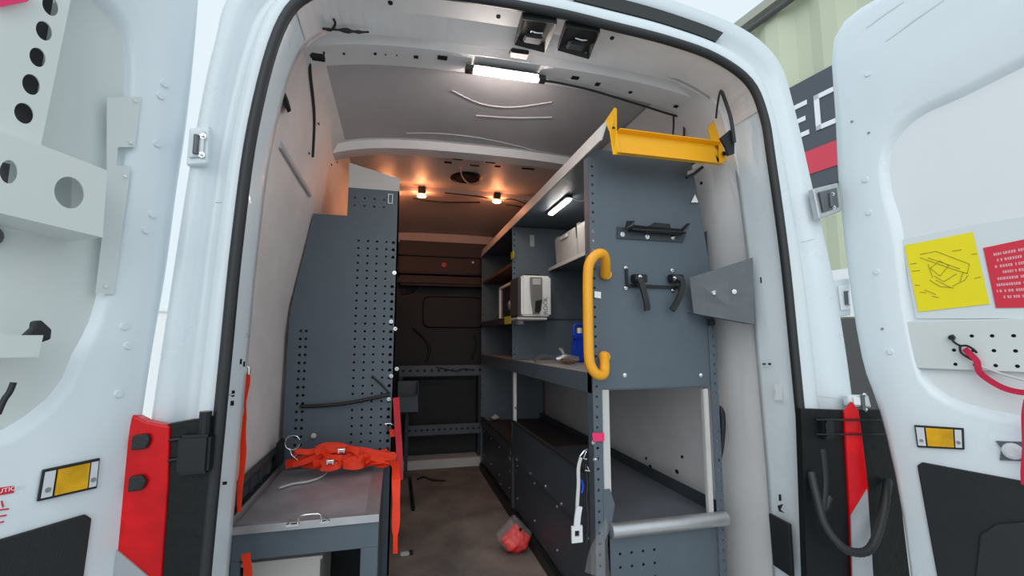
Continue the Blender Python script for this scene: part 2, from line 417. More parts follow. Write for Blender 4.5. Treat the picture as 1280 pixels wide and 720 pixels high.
mb.obj('rib_slot', 'dark_hole', ce)
mb = MB()
for pts in (((400, 33), (413, 38), (419, 30), (417, 24)), ):
    mb.tube(crom([at(x, y, Z=1.862) for x, y in pts], 4), .0035, 6)
mb.tube(crom([at(x, y, Z=1.862) for x, y in ((386, 36), (400, 36), (430, 38), (448, 40), (461, 40))], 4), [.003] * 8 + [.007, .008, .004, .004, .006, .004, .003, .003, .003], 6)
mb.obj('roof_wire', 'rubber', ce)
# pressed creases in the roof skin
mb = MB()
for pts in (((508, 165), (560, 168), (620, 177), (700, 196)), ((565, 113), (600, 130), (640, 135), (690, 128)), ((595, 145), (640, 148), (690, 147))):
    l = []
    for p in crom([at(x, y, Z=1.93) for x, y in pts], 4): l.append(Vector((p.x, p.y, cz(p.x) - .001)))
    mb.tube(l, .0035, 6, flat=.3, up=(0, 0, 1))
mb.obj('pressed_crease', 'ceiling_skin', ce)
# floor
fl = struct(B(-.46, 1.215, 1.19, 4.1, -.03, 0).obj('floor', 'floor_mat')); fl['label'] = 'worn brown-grey rubber van floor'
B(-.46, 1.215, 1.17, 1.20, -.06, .004).obj('sill_plate', 'alu', fl)

# bulkhead --------------------------------------------------
bk = MB()
bk.box(-.46, 1.215, BH, BH + .02, -.02, 1.93)
bw = struct(bk.obj('wall_front', 'bulk_plastic')); bw['label'] = 'black moulded bulkhead at the front of the load space'
def rrect(x0, x1, z0, z1, r, y, n=5):
    out = []
    for cx, cz_, a0 in ((x1 - r, z1 - r, 0), (x0 + r, z1 - r, 90), (x0 + r, z0 + r, 180), (x1 - r, z0 + r, 270)):
        for k in range(n + 1):
            w = R(a0 + 90 * k / n); out.append(Vector((cx + r * math.cos(w), y, cz_ + r * math.sin(w))))
    return out
mb = MB(); o1 = rrect(.205, .72, 1.078, 1.345, .06, BH - .002); o2 = rrect(.215, .71, 1.09, 1.333, .055, BH - .016); o3 = rrect(.235, .69, 1.11, 1.313, .045, BH - .016)
mb.loft([o1, o2, o3], close=True, smooth=False); mb.add(o3, [list(range(len(o3)))]); mb.obj('window_blank', 'bulk_plastic', bw)
mb = MB()
mb.tube(crom([(.03, BH - .004, 1.36), (.12, BH - .006, 1.38), (.17, BH - .006, 1.44)], 5), .012, 6)
mb.tube(crom([(.24, BH - .004, .80), (.27, BH - .006, .90), (.22, BH - .006, 1.0), (.13, BH - .006, 1.08)], 5), .012, 6)
mb.tube(crom([(.62, BH - .004, .82), (.66, BH - .006, .95), (.64, BH - .006, 1.02)], 5), .010, 6)
mb.obj('moulded_rib', 'black_plastic', bw)
B(-.0, .72, BH - .02, BH, .62, .655, ch=.004).obj('bulkhead_ledge', 'black_plastic', bw)
# reddish header box above bulkhead
mb = MB(); mb.box(.0, .95, BH - .10, BH - .001, 1.52, 1.66, ch=.01); mb.obj('header_box', 'header_red', bw)
mb = MB(); mb.box(.0, .95, BH - .13, BH - .001, 1.42, 1.50, ch=.02); mb.obj('header_rail', 'header_red', bw)
mb = MB(); mb.box(.0, .95, BH - .085, BH - .001, 1.67, 1.80, ch=.008); mb.obj('header_beam', 'header_dark', bw)
mb = MB(); q = at(555, 331, Y=BH - .105); mb.lathe(q, (0, -1, 0), [(0, .022), (.006, .02)], 14); mb.obj('round_badge', 'red_lens', bw)
mb = MB(); q = at(591, 328, Y=BH - .105); mb.lathe(q, (0, -1, 0), [(0, .010), (.006, .009)], 10); mb.obj('bright_clip', 'alu', bw)

# ================================================================ BULKHEAD SHELVING
t = thing('bulkhead_rack', (.37, BH - .12, 0), 'grey perforated cross rack standing against the black bulkhead', 'rack')
hs = [(.03 + i * .055, .04, .011) for i in range(12)]
MB().perf((.03, BH - .16, .70), (1, 0, 0), (0, 0, 1), .65, .08, hs, .003).obj('upper_rail', 'grey_coat', t)
MB().perf((.09, BH - .17, .25), (1, 0, 0), (0, 0, 1), .60, .075, [(.03 + i * .045, .037, .010) for i in range(13)], .003).obj('lower_rail', 'grey_coat', t)
B(.03, .68, BH - .16, BH - .02, .695, .70).obj('shelf', 'grey_dark', t)
B(.03, .68, BH - .17, BH - .02, .245, .25).obj('shelf', 'grey_dark', t)
B(.03, .06, BH - .157, BH - .02, .04, .695).obj('post', 'grey_dark', t)
B(.655, .685, BH - .157, BH - .02, .04, .695).obj('post', 'grey_dark', t)
B(.03, .69, BH - .19, BH - .02, .0, .068, ch=.003).obj('kick_board', 'offwhite', t)
mb = MB().tube(crom([at(x, y, Y=BH - .18) for x, y in ((545, 459), (556, 461), (570, 464), (580, 461), (592, 463))], 4), .005, 6)
tag(mb.obj('rail_cable', 'rubber'), 'short black cable lying along the upper perforated bulkhead rail', 'cable')
# grey bin fixed beside the tall cabinet
g = at(512, 498, Y=3.3)
t = thing('parts_bin', (g.x, 3.3, g.z - .07), 'small grey open storage bin beyond the tall perforated cabinet', 'bin')
x0 = at(497, 500, Y=3.3).x; x1 = at(523, 500, Y=3.3).x; z0 = at(510, 516, Y=3.3).z; z1 = at(510, 494, Y=3.3).z; z2 = at(510, 479, Y=3.3).z
mb = MB(); mb.slab([(x0, 3.3, z0), (x1 - .006, 3.3, z0), (x1, 3.3, z1), (x0, 3.3, z1)], (0, .004, 0))
mb.slab([(x1, 3.3, z0), (x1, 3.3, z1), (x1, 3.38, z2), (x1, 3.48, z2), (x1, 3.48, z0)], (-.004, 0, 0))
mb.slab([(x0, 3.3, z0), (x0, 3.3, z1), (x0, 3.38, z2), (x0, 3.48, z2), (x0, 3.48, z0)], (.004, 0, 0))
mb.box(x0, x1, 3.476, 3.48, z0, z2); mb.box(x0, x1, 3.3, 3.48, z0, z0 + .004)
mb.obj('bin_body', 'grey_coat', t)
B(x0 + .02, x1 - .02, 3.296, 3.30, z1 - .012, z1 + .004).obj('bin_lip', 'grey_dark', t)
B(x0 + .03, x1 - .04, 3.38, 3.46, .253, z0).obj('bin_bracket', 'grey_dark', t) if False else None
B((x0 + x1) / 2 - .012, (x0 + x1) / 2 + .012, 3.46, 3.476, 0.0, z0 + .02).obj('stand', 'grey_dark', t)

# ================================================================ TALL CABINET
CY = 2.10
cab = thing('tool_cabinet', (-.22, 2.6, 0), 'tall grey perforated metal cabinet behind the strap-covered bench', 'cabinet')
pit = .0335
holes = []
colsA = [at(x, 400, Y=CY).x for x in (444.5, 456.5, 468, 480)]
colsB = [at(x, 400, Y=CY).x for x in (489, 494.5)]
colsC = [at(x, 450, Y=CY).x for x in (374, 381)]
zt = 1.42
for j in range(40):
    z = zt - j * pit
    if z < .50: break
    for c in colsA: holes.append((c + .44, z, .0052))
    if (j % 9) not in (3, 4, 5) or z < 1.1: 
        for c in colsB: holes.append((c + .44, z, .0058))
    if z < 1.03:
        for c in colsC: holes.append((c + .44, z, .0058))
mb = MB().perf((-.362, CY, 0.0), (1, 0, 0), (0, 0, 1), .359, 1.53, [(a_ - .078, b_, c_) for a_, b_, c_ in holes if a_ > .085], .003)
mb.perf((-.44, CY, 0.0), (1, 0, 0), (0, 0, 1), .078, 1.07, [h_ for h_ in holes if h_[0] < .075], .003)
mb.slab([(-.44, CY, 1.07), (-.362, CY, 1.07), (-.362, CY, 1.53), (-.366, CY, 1.53), (-.388, CY, 1.40), (-.415, CY, 1.25), (-.436, CY, 1.12)], (0, .003, 0)); mb.obj('side_panel', 'grey_coat', cab)
hs = [(.03 + i * .042, z, .0045) for i in range(4) for z in (.05, .085)]
MB().perf((-.226, CY, 1.53), (1, 0, 0), (0, 0, 1), .223, .13, hs, .003).obj('upper_panel', 'grey_coat', cab)
mb = MB().slab([(-.226, CY, 1.66), (-.003, CY, 1.66), (-.003, CY, 1.72), (-.226, CY, 1.775)], (0, .012, 0)); mb.obj('top_end_cap', 'offwhite', cab)
B(-.226, -.003, CY + .012, 3.20, 1.64, 1.655).obj('top_panel', 'grey_coat', cab)
B(-.362, -.226, CY + .003, 3.20, 1.515, 1.53).obj('shoulder_panel', 'grey_coat', cab)
B(-.362, -.003, CY + .30, CY + .303, 0, 1.50).obj('dark_backing', 'dark_hole', cab)  # near-black sheet standing in for the cabinet's dark inside behind the perforations
mb = MB(); mb.box(-.010, -.003, CY, CY + .035, 0.0, 1.66); mb.obj('front_post', 'grey_coat', cab)
for z in (.25, .62, .98, 1.3):
    B(-.43 if z < 1.1 else -.37, -.004, CY + .32, 3.20, z, z + .012).obj('shelf', 'grey_dark', cab)
B(-.44, -.43, CY + .31, 3.20, 0, 1.06).obj('back_panel', 'grey_dark', cab)
B(-.362, -.003, 3.197, 3.20, 0, 1.515).obj('far_panel', 'grey_dark', cab)
mb = MB(); q = at(488, 249, Y=CY)
for a_, b_, c_, d_ in ((-.011, .011, .019, .023), (-.011, .011, -.023, -.019), (-.011, -.007, -.02, .02), (.007, .011, -.02, .02)):
    mb.box(q.x + a_, q.x + b_, CY - .008, CY - .001, q.z + c_, q.z + d_)
mb.obj('label_holder', 'reflector_white', cab)
bolts(cab, [(at(x, y, Y=CY), (0, -1, 0), .005, .008) for x, y in ((493, 341), (489, 402), (494, 411), (489, 470), (496, 461), (486, 499))])
# orange side lamp behind cabinet shoulder: see lamps below

# ================================================================ BENCH BOX
BY0, BY1, BZ = 1.50, 2.09, .455
bn = thing('storage_bench', (-.23, 1.78, 0), 'low grey storage bench with a scuffed aluminium lid, in front of the tall cabinet', 'bench')
mb = MB(); mb.box(-.432, -.035, BY0, BY1, BZ - .018, BZ, ch=.003); mb.obj('lid', 'alu_plate', bn)
mb = MB(); mb.box(-.075, -.035, BY0 + .004, BY1, BZ, BZ + .003); mb.box(-.432, -.035, BY0 - .004, BY0 + .012, BZ - .018, BZ + .004); mb.obj('lid_edging', 'alu', bn)
# front frame with cut-out windows
fz = BZ - .018
mb = MB()
mb.box(-.432, -.035, BY0 + .005, BY0 + .025, fz - .075, fz); mb.box(-.432, -.410, BY0 + .005, BY0 + .025, 0, fz - .075)
mb.box(-.085, -.035, BY0 + .005, BY0 + .025, 0, fz - .075); mb.box(-.410, -.085, BY0 + .005, BY0 + .025, 0, .05)
mb.obj('front_frame', 'grey_coat', bn, bevel=.002)
B(-.040, -.035, BY0 + .025, BY1, 0, fz).obj('aisle_panel', 'grey_coat', bn)
B(-.432, -.427, BY0 + .025, BY1, 0, fz).obj('wall_panel', 'grey_coat', bn)
B(-.427, -.040, BY1 - .01, BY1, 0, fz).obj('back_panel', 'grey_dark', bn)
B(-.427, -.040, BY0 + .02, BY1 - .01, 0.0, .01).obj('base_panel', 'grey_dark', bn)
hp = [at(x, y, Z=BZ + .004) for x, y in ((372, 656), (402, 653))]
mb = MB(); a_, b_ = hp
mb.tube(crom([a_, a_ + Vector((.002, -.002, .012)), a_ + Vector((.008, -.006, .026)), b_ + Vector((-.008, -.006, .026)), b_ + Vector((-.002, -.002, .012)), b_], 4), .0028, 8)
mb.box(a_.x - .03, a_.x + .004, a_.y - .006, a_.y + .006, BZ + .003, BZ + .008); mb.box(b_.x - .004, b_.x + .022, b_.y - .006, b_.y + .006, BZ + .003, BZ + .008)
mb.bolt((a_.x - .022, a_.y, BZ + .008), (0, 0, 1), .004, .004); mb.bolt((b_.x + .014, b_.y, BZ + .008), (0, 0, 1), .004, .004)
mb.obj('lift_handle', 'chrome', bn)
# clear bin inside the bench
t = thing('clear_bin', (-.31, 1.62, .01), 'cloudy clear plastic bin inside the grey bench', 'bin')
mb = MB()
for (a1, a2, b1, b2) in ((-.405, -.20, 1.535, 1.538), (-.405, -.20, 1.797, 1.80), (-.405, -.402, 1.535, 1.80), (-.203, -.20, 1.535, 1.80)):
    mb.box(a1, a2, b1, b2, .012, .34)
mb.box(-.405, -.20, 1.535, 1.80, .012, .016); mb.obj('bin_shell', 'clear_plastic', t)
mb = MB(); mb.box(-.411, -.194, 1.530, 1.805, .335, .345); mb.obj('bin_rim', 'clear_plastic', t)

# E-track on the wall above the bench
a_ = at(306, 608, X=-.452); b_ = at(364, 546, X=-.452)
t = thing('lashing_rail', (-.447, (a_.y + b_.y) / 2, .5), 'dark steel lashing rail fixed along the pale wall beside the bench', 'rail')
za = .535; y0_, y1_ = 1.32, 2.085
mb = MB()
nh = 7; hs = []
mb.slab([(-.452, y0_, za), (-.430, y0_, za + .012), (-.430, y0_, za + .018), (-.452, y0_, za + .024)], (0, y1_ - y0_, 0))
mb.slab([(-.452, y0_, za - .055), (-.430, y0_, za - .050), (-.430, y0_, za - .044), (-.452, y0_, za - .038)], (0, y1_ - y0_, 0))
mb.obj('rail_lips', 'black_metal', t)
mb = MB().box(-.452, -.444, y0_, y1_, za - .04, za + .014)
for k in range(7): mb.box(-.444, -.436, y0_ + .05 + k * .105, y0_ + .065 + k * .105, za - .04, za + .012)
mb.obj('rail_web', 'grey_dark', t)
mb = MB().box(-.43, -.415, 1.95, 2.03, za - .03, za + .06, ch=.004); mb.obj('end_stop', 'black_metal', t)
# carabiner / hook
mb = MB(); c_ = at(366, 553, Y=2.0)
pts = [c_ + Vector((.028 * math.cos(w), -.006, .028 * math.sin(w) * 1.0)) for w in [R(20 + i * 33) for i in range(11)]]
mb.tube(pts, .0032, 6); mb.tube([c_ + Vector((-.01, -.006, -.02)), c_ + Vector((.0, -.012, -.045)), c_ + Vector((.03, -.02, -.07))], .0025, 6)
tag(mb.obj('wire_hook', 'chrome'), 'bright wire hook hanging at the end of the lashing rail', 'hook')
mb = MB(); q = at(392, 545, Y=CY - .012); mb.sphere(q, .012, 0, (1, .6, 1)); tag(mb.obj('round_knob', 'offwhite'), 'small white round knob low on the tall cabinet face', 'knob')

# straps --------------------------------------------------
def strap_heap():
    mb = MB(); zb = BZ + .006
    # loops of webbing lying across the bench top along the cabinet foot
    def P(x, y, h): return at(x, y, Z=zb + h)
    def rib(pts, w, side, n=4): mb.ribbon(crom([Vector(p) for p in pts], n), w, .0025, side)
    y_ = 1.98
    def Q(x, y, yy): return at(x, y, Y=yy)
    rib([Q(357, 581, 1.99), Q(372, 577, 1.98), Q(390, 571, 1.97), Q(408, 562, 1.96), Q(430, 561, 1.97), Q(450, 566, 1.98), Q(472, 569, 1.99), Q(495, 573, 2.0)], .032, (0, .25, 1))
    rib([Q(378, 578, 1.96), Q(396, 580, 1.94), Q(412, 579, 1.93), Q(428, 576, 1.94), Q(441, 571, 1.95)], .036, (0, .3, 1))
    rib([Q(396, 562, 2.0), Q(408, 557, 2.02), Q(428, 558, 2.02), Q(437, 566, 2.0), Q(426, 574, 1.98), Q(408, 574, 1.97), Q(396, 568, 1.98), Q(400, 560, 2.0)], .026, (0, .6, 1))
    rib([Q(402, 582, 1.90), Q(410, 576, 1.92), Q(421, 574, 1.93), Q(424, 580, 1.91), Q(412, 584, 1.90), Q(402, 583, 1.90)], .03, (0, .4, 1))
    rib([Q(430, 580, 1.90), Q(441, 575, 1.92), Q(453, 574, 1.92), Q(452, 581, 1.90), Q(440, 583, 1.89), Q(430, 581, 1.90)], .026, (0, .4, 1))
    rib([Q(438, 563, 2.02), Q(456, 564, 2.03), Q(474, 568, 2.03), Q(494, 570, 2.03)], .03, (0, .5, 1))
    rib([Q(436, 574, 1.96), Q(455, 571, 1.96), Q(475, 575, 1.96), Q(495, 579, 1.95)], .022, (0, .8, 1))
    rib([Q(366, 581, 1.93), Q(384, 576, 1.93), Q(404, 567, 1.95), Q(420, 565, 1.99)], .022, (0, .7, 1))
    rn = random.Random(11)
    for k in range(7):
        cx = 388 + k * 15 + rn.uniform(-4, 4); cy = 572 - rn.uniform(-4, 7); rx = rn.uniform(11, 20); ry = rn.uniform(5, 9); ph = rn.uniform(0, 6); yy = 1.93 + .012 * k + rn.uniform(-.02, .02)
        pts = [Q(cx + rx * math.cos(ph + a), min(583, cy + ry * math.sin(ph + a) * (1 + .3 * math.sin(3 * a))), yy - .03 * math.cos(a + k)) for a in [j * .75 for j in range(7)]]
        rib([Vector((p.x, p.y, max(p.z, zb + .008))) for p in pts], .020 + .006 * rn.random(), (rn.uniform(-.4, .4), rn.uniform(.2, 1), rn.uniform(.4, 1)))
    return mb
hb = thing('ratchet_strap', (-.16, 1.95, BZ), 'tangled bright orange ratchet strap heaped on the aluminium bench lid', 'strap')
strap_heap().obj('webbing', 'orange_web', hb)
for q in (at(413, 577, Y=1.89), at(427, 563, Y=1.93)):
    mb = MB(); mb.box(q.x - .012, q.x - .008, q.y - .012, q.y + .008, q.z - .008, q.z + .010, ch=.001); mb.box(q.x + .008, q.x + .012, q.y - .012, q.y + .008, q.z - .008, q.z + .010, ch=.001)
    mb.tube([q + Vector((-.013, -.004, .004)), q + Vector((.013, -.004, .004))], .005, 8); mb.box(q.x - .010, q.x + .010, q.y, q.y + .014, q.z - .006, q.z - .002); mb.obj('ratchet_buckle', 'chrome', hb)
# strap end hanging down the aisle side of the bench
mb = MB(); pts = [at(497, 577, X=-.02 + .012 * 0 + .0)] if False else []
L = [at(484, 576, Y=1.90), at(491, 580, Y=1.80), at(492, 600, Y=1.66), at(492, 640, Y=1.62), at(491, 670, Y=1.60), at(491, 692, Y=1.60)]
L = [Vector((max(p.x, -.022) + .008, p.y, p.z)) for p in L]
mb.ribbon(crom(L, 5), [.034] * 6 + [.030, .026, .025, .027, .028, .028, .026, .024, .024, .025, .026, .026, .024, .02, .014], .004, (1, .0, 0))
tag(mb.obj('hanging_strap', 'orange_web'), 'bright orange strap end hanging down the aisle side of the bench', 'strap')
mb = MB(); L = [at(495, 497, Y=2.06), at(497, 530, Y=2.05), at(499, 560, Y=2.04), at(500, 600, Y=2.0)]
mb.ribbon(crom([Vector((p.x, p.y, p.z)) for p in L], 4), .026, .003, (1, 0, 0))
tag(mb.obj('dark_strap', 'red_web'), 'crimson strap hanging on the corner edge of the tall cabinet', 'strap')
t = thing('strap_hook', at(487, 533, Y=CY - .02), 'small wire hook with an orange tab on the tall cabinet corner', 'hook')
mb = MB(); mb.tube([at(x, y, Y=CY - .02) for x, y in ((482, 530), (486, 540), (494, 533), (488, 529), (481, 530))], .003, 6); mb.obj('wire_loop', 'chrome', t)
mb = MB().slab([at(x, y, Y=CY - .02) for x, y in ((487, 537), (495, 536), (494, 545), (488, 546))], (0, -.01, 0)); mb.obj('tab', 'orange_web', t)
# strap on rear pillar
mb = MB(); L = [at(x, y, Y=1.33) for x, y in ((309, 466), (308, 480), (306, 500), (306.5, 515), (304, 540), (304, 570), (300, 610), (299, 640))]
mb.ribbon(crom(L, 3), [.012, .016, .018, .018, .015, .012, .009, .006, .005, .006, .009, .011, .013, .014, .015, .015, .014, .013, .012, .010, .009, .008], .003, (1, -.3, 0))
tag(mb.obj('pillar_strap', 'orange_web'), 'narrow orange strap hanging from a hook on the rear pillar beside the pale wall', 'strap')
mb = MB(); mb.tube([at(x, y, Y=1.325) for x, y in ((306, 455), (311, 460), (311, 468))], .004, 6); tag(mb.obj('pillar_hook', 'chrome'), 'small steel hook holding the narrow orange strap on the pillar', 'hook')
mb = MB(); L = [at(x, y, Y=1.42) for x, y in ((307, 692), (309, 705), (310, 716), (311, 735))]
mb.ribbon(crom(L, 3), .020, .003, (1, 0, 0)); tag(mb.obj('short_strap', 'orange_web'), 'red-orange strap end hanging in front of the grey bench corner', 'strap')
# bungee cord across the cabinet, white cord on lid
mb = MB(); mb.tube(crom([at(375, 508, Y=CY - .012), at(405, 507, Y=CY - .02), at(440, 503, Y=CY - .02), at(488, 493, Y=CY - .015)], 5), .0075, 8)
mb.tube([at(465, 470, Y=CY - .006), at(478, 482, Y=CY - .008), at(487, 492, Y=CY - .012)], .004, 6)
tag(mb.obj('bungee_cord', 'black_plastic'), 'black bungee cord stretched across the tall cabinet face', 'cord')
mb = MB(); mb.tube(crom([at(x, y, Z=BZ + .008) for x, y in ((349, 610), (365, 605), (385, 602), (400, 597), (408, 591), (407, 586))], 5), .004, 7)
tag(mb.obj('white_string', 'offwhite'), 'short white cord lying on the aluminium bench lid', 'cord')

# ================================================================ SHELVING UNITS
SX = .65; Y0, Y1, Y2 = 1.45, 2.57, 3.55
WXT = 1.12
nu = thing('shelving_unit', (.9, 2.0, 0), 'grey metal shelving unit nearest the door opening, with blank end panel and yellow handle', 'shelving unit', 'grey shelving units along the van side')
fu = thing('shelving_unit', (.9, 3.05, 0), 'darker far grey shelving unit between the white label printer and the bulkhead', 'shelving unit', 'grey shelving units along the van side')
# end panel (blank, curved back edge), perforated column at the front
poly = [(.676, .815), (1.128, .815), (1.134, 1.07), (1.126, 1.262), (1.108, 1.40), (1.085, 1.56), (1.066, 1.66), (.676, 1.66)]
mb = MB().slab([(x, Y0, z) for x, z in poly], (0, .002, 0)); mb.obj('end_panel', 'grey_coat', nu)
mb = MB(); mb.perf((.646, Y0 - .002, 0.0), (1, 0, 0), (0, 0, 1), .032, 1.655, [(.014, .02 + i * .0335, .0048) for i in range(48)], .003)
mb.box(.646, .649, Y0, Y0 + .04, 0, 1.655); mb.obj('front_post', 'grey_coat', nu)
mb = MB(); mb.perf((1.135 - .030, Y0 - .004, 0.0), (1, 0, 0), (0, 0, 1), .030, 1.20, [(.018, .02 + i * .0335, .0048) for i in range(36)], .003); mb.obj('rear_post', 'grey_coat', nu)
B(.682, .708, Y0 + .002, Y0 + .02, .40, .812, ch=.002).obj('white_corner_strip', 'offwhite', nu)
B(1.078, 1.098, Y0 + .002, Y0 + .02, .36, .805, ch=.002).obj('white_corner_strip', 'offwhite', nu)
B(.655, .672, Y1 - .018, Y1 - .002, .40, .80, ch=.002).obj('white_corner_strip', 'offwhite', nu)
mb = MB(); mb.slab([(.676, Y0 - .004, .49), (.70, Y0 - .004, .49), (.716, Y0 - .004, .44), (.70, Y0 - .004, .37), (.676, Y0 - .004, .33)], (0, .004, 0)); mb.obj('post_gusset', 'grey_coat', nu)
def worktop(par, ya, yb):
    yb -= .002
    mb = MB(); mb.box(SX, 1.13, ya, yb, .858, .866); mb.obj('worktop', 'worktop', par)
    mb = MB(); mb.box(SX - .004, SX, ya, yb, .80, .868); mb.box(SX, 1.10, ya, ya + .003, .81, .858); mb.obj('worktop_lip', 'grey_coat', par)
worktop(nu, Y0 + .005, Y1); worktop(fu, Y1 + .002, Y2)
# divider above the worktop, far end panel
mb = MB(); mb.perf((SX, Y1 - .006, .868), (1, 0, 0), (0, 0, 1), .47, .78, [(.012, .03 + i * .0335, .0048) for i in range(22)], .003); mb.obj('divider', 'grey_coat', nu)
B(SX + .03, 1.12, Y1 - .012, Y1 - .007, 1.098, 1.106).obj('divider_flange', 'grey_dark', nu)
mb = MB(); mb.perf((SX, Y2, .0), (1, 0, 0), (0, 0, 1), .50, 1.66, [(.012, .03 + i * .05, .0048) for i in range(32)], .003); mb.obj('far_end_panel', 'grey_coat', fu)
B(SX, SX + .03, Y1 + .003, Y1 + .02, .0, .80).obj('post', 'grey_dark', fu)
# top panel and white fascia
B(SX, 1.10, Y0 + .003, Y1 - .002, 1.655, 1.662).obj('top_panel', 'grey_coat', nu)
B(SX, 1.10, Y1 + .002, Y2, 1.655, 1.662).obj('top_panel', 'grey_coat', fu)
def fascia(par, ya, yb):
    mb = MB(); mb.slab([(SX - .012, ya, 1.638), (SX - .006, ya, 1.638), (SX + .014, ya, 1.70), (SX + .006, ya, 1.704)], (0, yb - ya, 0)); mb.obj('top_fascia', 'offwhite', par)
fascia(nu, 1.330, Y1 - .002); fascia(fu, Y1 + .001, Y2)
# bin shelf
B(.878, 1.125, Y0 + .02, Y1 - .008, 1.395, 1.402).obj('bin_shelf', 'grey_coat', nu)
B(.873, .877, Y0 + .02, Y1 - .008, 1.388, 1.408).obj('bin_shelf_lip', 'offwhite', nu)
# far unit shelves
for z, m_ in ((1.44, 'brown_board'), (1.105, 'brown_board')):
    B(SX + .005, 1.14, Y1 + .01, Y2 - .003, z - .02, z, ch=.0015).obj('shelf', m_, fu)
B(SX - .002, SX + .005, Y1 + .01, Y2 - .003, 1.078, 1.118).obj('shelf_lip', 'grey_dark', fu)
B(1.13, 1.135, Y1 + .01, Y2 - .003, .87, 1.655).obj('back_panel', 'grey_dark', fu)
B(1.13, 1.135, Y0 + .01, Y1 - .003, .87, 1.39).obj('back_panel', 'grey_coat', nu)
# lower shelf tray, front lip, body
def lower(par, ya, yb, zs=.365, zl=.52, m_='shelf_mat'):
    B(SX + .01, 1.128, ya, yb, zs - .012, zs).obj('lower_shelf', m_, par)
    mb = MB(); mb.slab([(SX - .004, ya, .335), (SX + .002, ya, .335), (SX + .016, ya, zl - .005), (SX + .004, ya, zl + .005)], (0, yb - ya, 0)); mb.obj('shelf_front', 'grey_dark', par)
    mb = MB(); mb.tube([(SX + .008, ya, zl + .002), (SX + .008, yb, zl + .002)], .009, 8); mb.obj('shelf_edging', 'rubber', par)
    mb = MB(); mb.box(SX + .012, SX + .018, ya, yb, .06, .345); mb.obj('lower_front', 'grey_dark', par)
    mb = MB(); mb.box(SX - .01, SX + .012, ya, yb, .0, .055, ch=.004); mb.obj('floor_rail', 'black_plastic', par)
    bolts(par, [((SX + .012, ya + .08 + k * (yb - ya - .16) / 3, z), (-1, 0, 0), .0035, .004) for k in range(4) for z in (.30, .13)], 'rivet', 'alu')
lower(nu, Y0 + .015, Y1 - .002); lower(fu, Y1 + .024, Y2 - .004, .365, .385, 'brown_dark')
for par_, ya_, yb_ in ((nu, Y0 + .02, Y1 - .002), (fu, Y1 + .024, Y2 - .004)):
    mb = MB().slab([(1.122, ya_, .365), (1.126, ya_, .41), (1.129, ya_, .41), (1.126, ya_, .365)], (0, yb_ - ya_, 0)); mb.obj('shelf_back_lip', 'grey_dark', par_)
# rounded aluminium nosing and the perforated panel below it
mb = MB(); mb.tube([(.695, Y0 - .012, .362), (1.132, Y0 - .012, .362)], .024, 14); mb.obj('rounded_nosing', 'alu', nu)
hs = [(.035 + i * .042, .28 - j * .042, .005) for i in range(4) for j in range(7)]
MB().perf((.70, Y0 + .005, .0), (1, 0, 0), (0, 0, 1), .405, .335, hs, .003).obj('lower_end_panel', 'grey_coat', nu)
bolts(nu, [(at(x, y, Y=Y0), (0, -1, 0), .0045, .004) for x, y in ((781, 469), (876, 469), (744, 574), (742, 553))])
bolts(nu, [(at(x, y, X=SX - .005), (-1, 0, 0), .0055, .004) for x, y in ((646, 575), (645, 589), (663, 592), (682, 608), (702, 630), (645, 510))])
bolts(fu, [(at(x, y, X=SX - .005), (-1, 0, 0), .0055, .004) for x, y in ((638, 575), (638, 589), (626, 605), (603, 475), (602, 492))])

# loose items on the shelves --------------------------------------------------
# label printer / terminal
DX0 = at(652, 370, Y=2.36).x; DX1 = at(689, 370, Y=2.36).x; dz0 = at(660, 395, Y=2.36).z; dz1 = at(660, 344, Y=2.36).z
dv = thing('label_printer', ((DX0 + DX1) / 2, 2.43, dz0), 'white wall-mounted device with dark handset and keypad, on the shelf divider', 'device')
mb = MB().box(DX0, DX1, 2.36, 2.50, dz0, dz1, ch=.010); mb.obj('case', 'device_white', dv)
mb = MB().box(DX0 - .016, DX0 + .001, 2.37, 2.553, dz0 + .005, dz1 - .008, ch=.004); mb.obj('case_back', 'device_grey', dv)
def dq(u, v, y=2.36): return (DX0 + (DX1 - DX0) * u, y, dz0 + (dz1 - dz0) * v)
mb = MB().slab([dq(.27, .95), dq(.66, .95), dq(.66, .72), dq(.66, .35), dq(.56, .05), dq(.36, .05), dq(.30, .35), dq(.27, .7)], (0, -.022, 0)); mb.obj('handset', 'handset_grey', dv, bevel=.004)
mb = MB().slab([dq(.42, .36, 2.337), dq(.64, .40, 2.337), dq(.60, .14, 2.337), dq(.54, .08, 2.337), dq(.40, .08, 2.337)], (0, -.002, 0)); mb.obj('keypad', 'screen_dark', dv)
mb = MB().slab([dq(.33, .91, 2.338), dq(.60, .91, 2.338), dq(.60, .76, 2.338), dq(.33, .76, 2.338)], (0, -.002, 0)); mb.obj('display', 'screen', dv)
mb = MB().box(DX0 + .03, DX1 - .05, 2.40, 2.46, dz1 - .002, dz1 + .012, ch=.003); mb.obj('paper_slot', 'black_plastic', dv)
def font_mesh(name, cu):
    tmp = bpy.data.objects.new('tmp', cu); C.objects.link(tmp)
    dg = bpy.context.evaluated_depsgraph_get(); me = bpy.data.meshes.new_from_object(tmp.evaluated_get(dg))
    bpy.data.objects.remove(tmp); bpy.data.curves.remove(cu); me.name = name
    o = bpy.data.objects.new(name, me); C.objects.link(o); return o
def text(s, size, loc, rot, material, parent, name='lettering', ext=.0008):
    cu = bpy.data.curves.new(name, 'FONT'); cu.body = s; cu.size = size; cu.extrude = ext; cu.align_x = 'CENTER'; cu.align_y = 'CENTER'
    cu.materials.append(M[material])
    o = font_mesh(name, cu); o.location = Vector(loc) - parent_loc(parent); o.rotation_euler = rot; o.parent = parent
    return o
text('ROCK', .034, dq(.80, .26, 2.356), (R(90), R(-90), 0), 'ink_grey', dv)
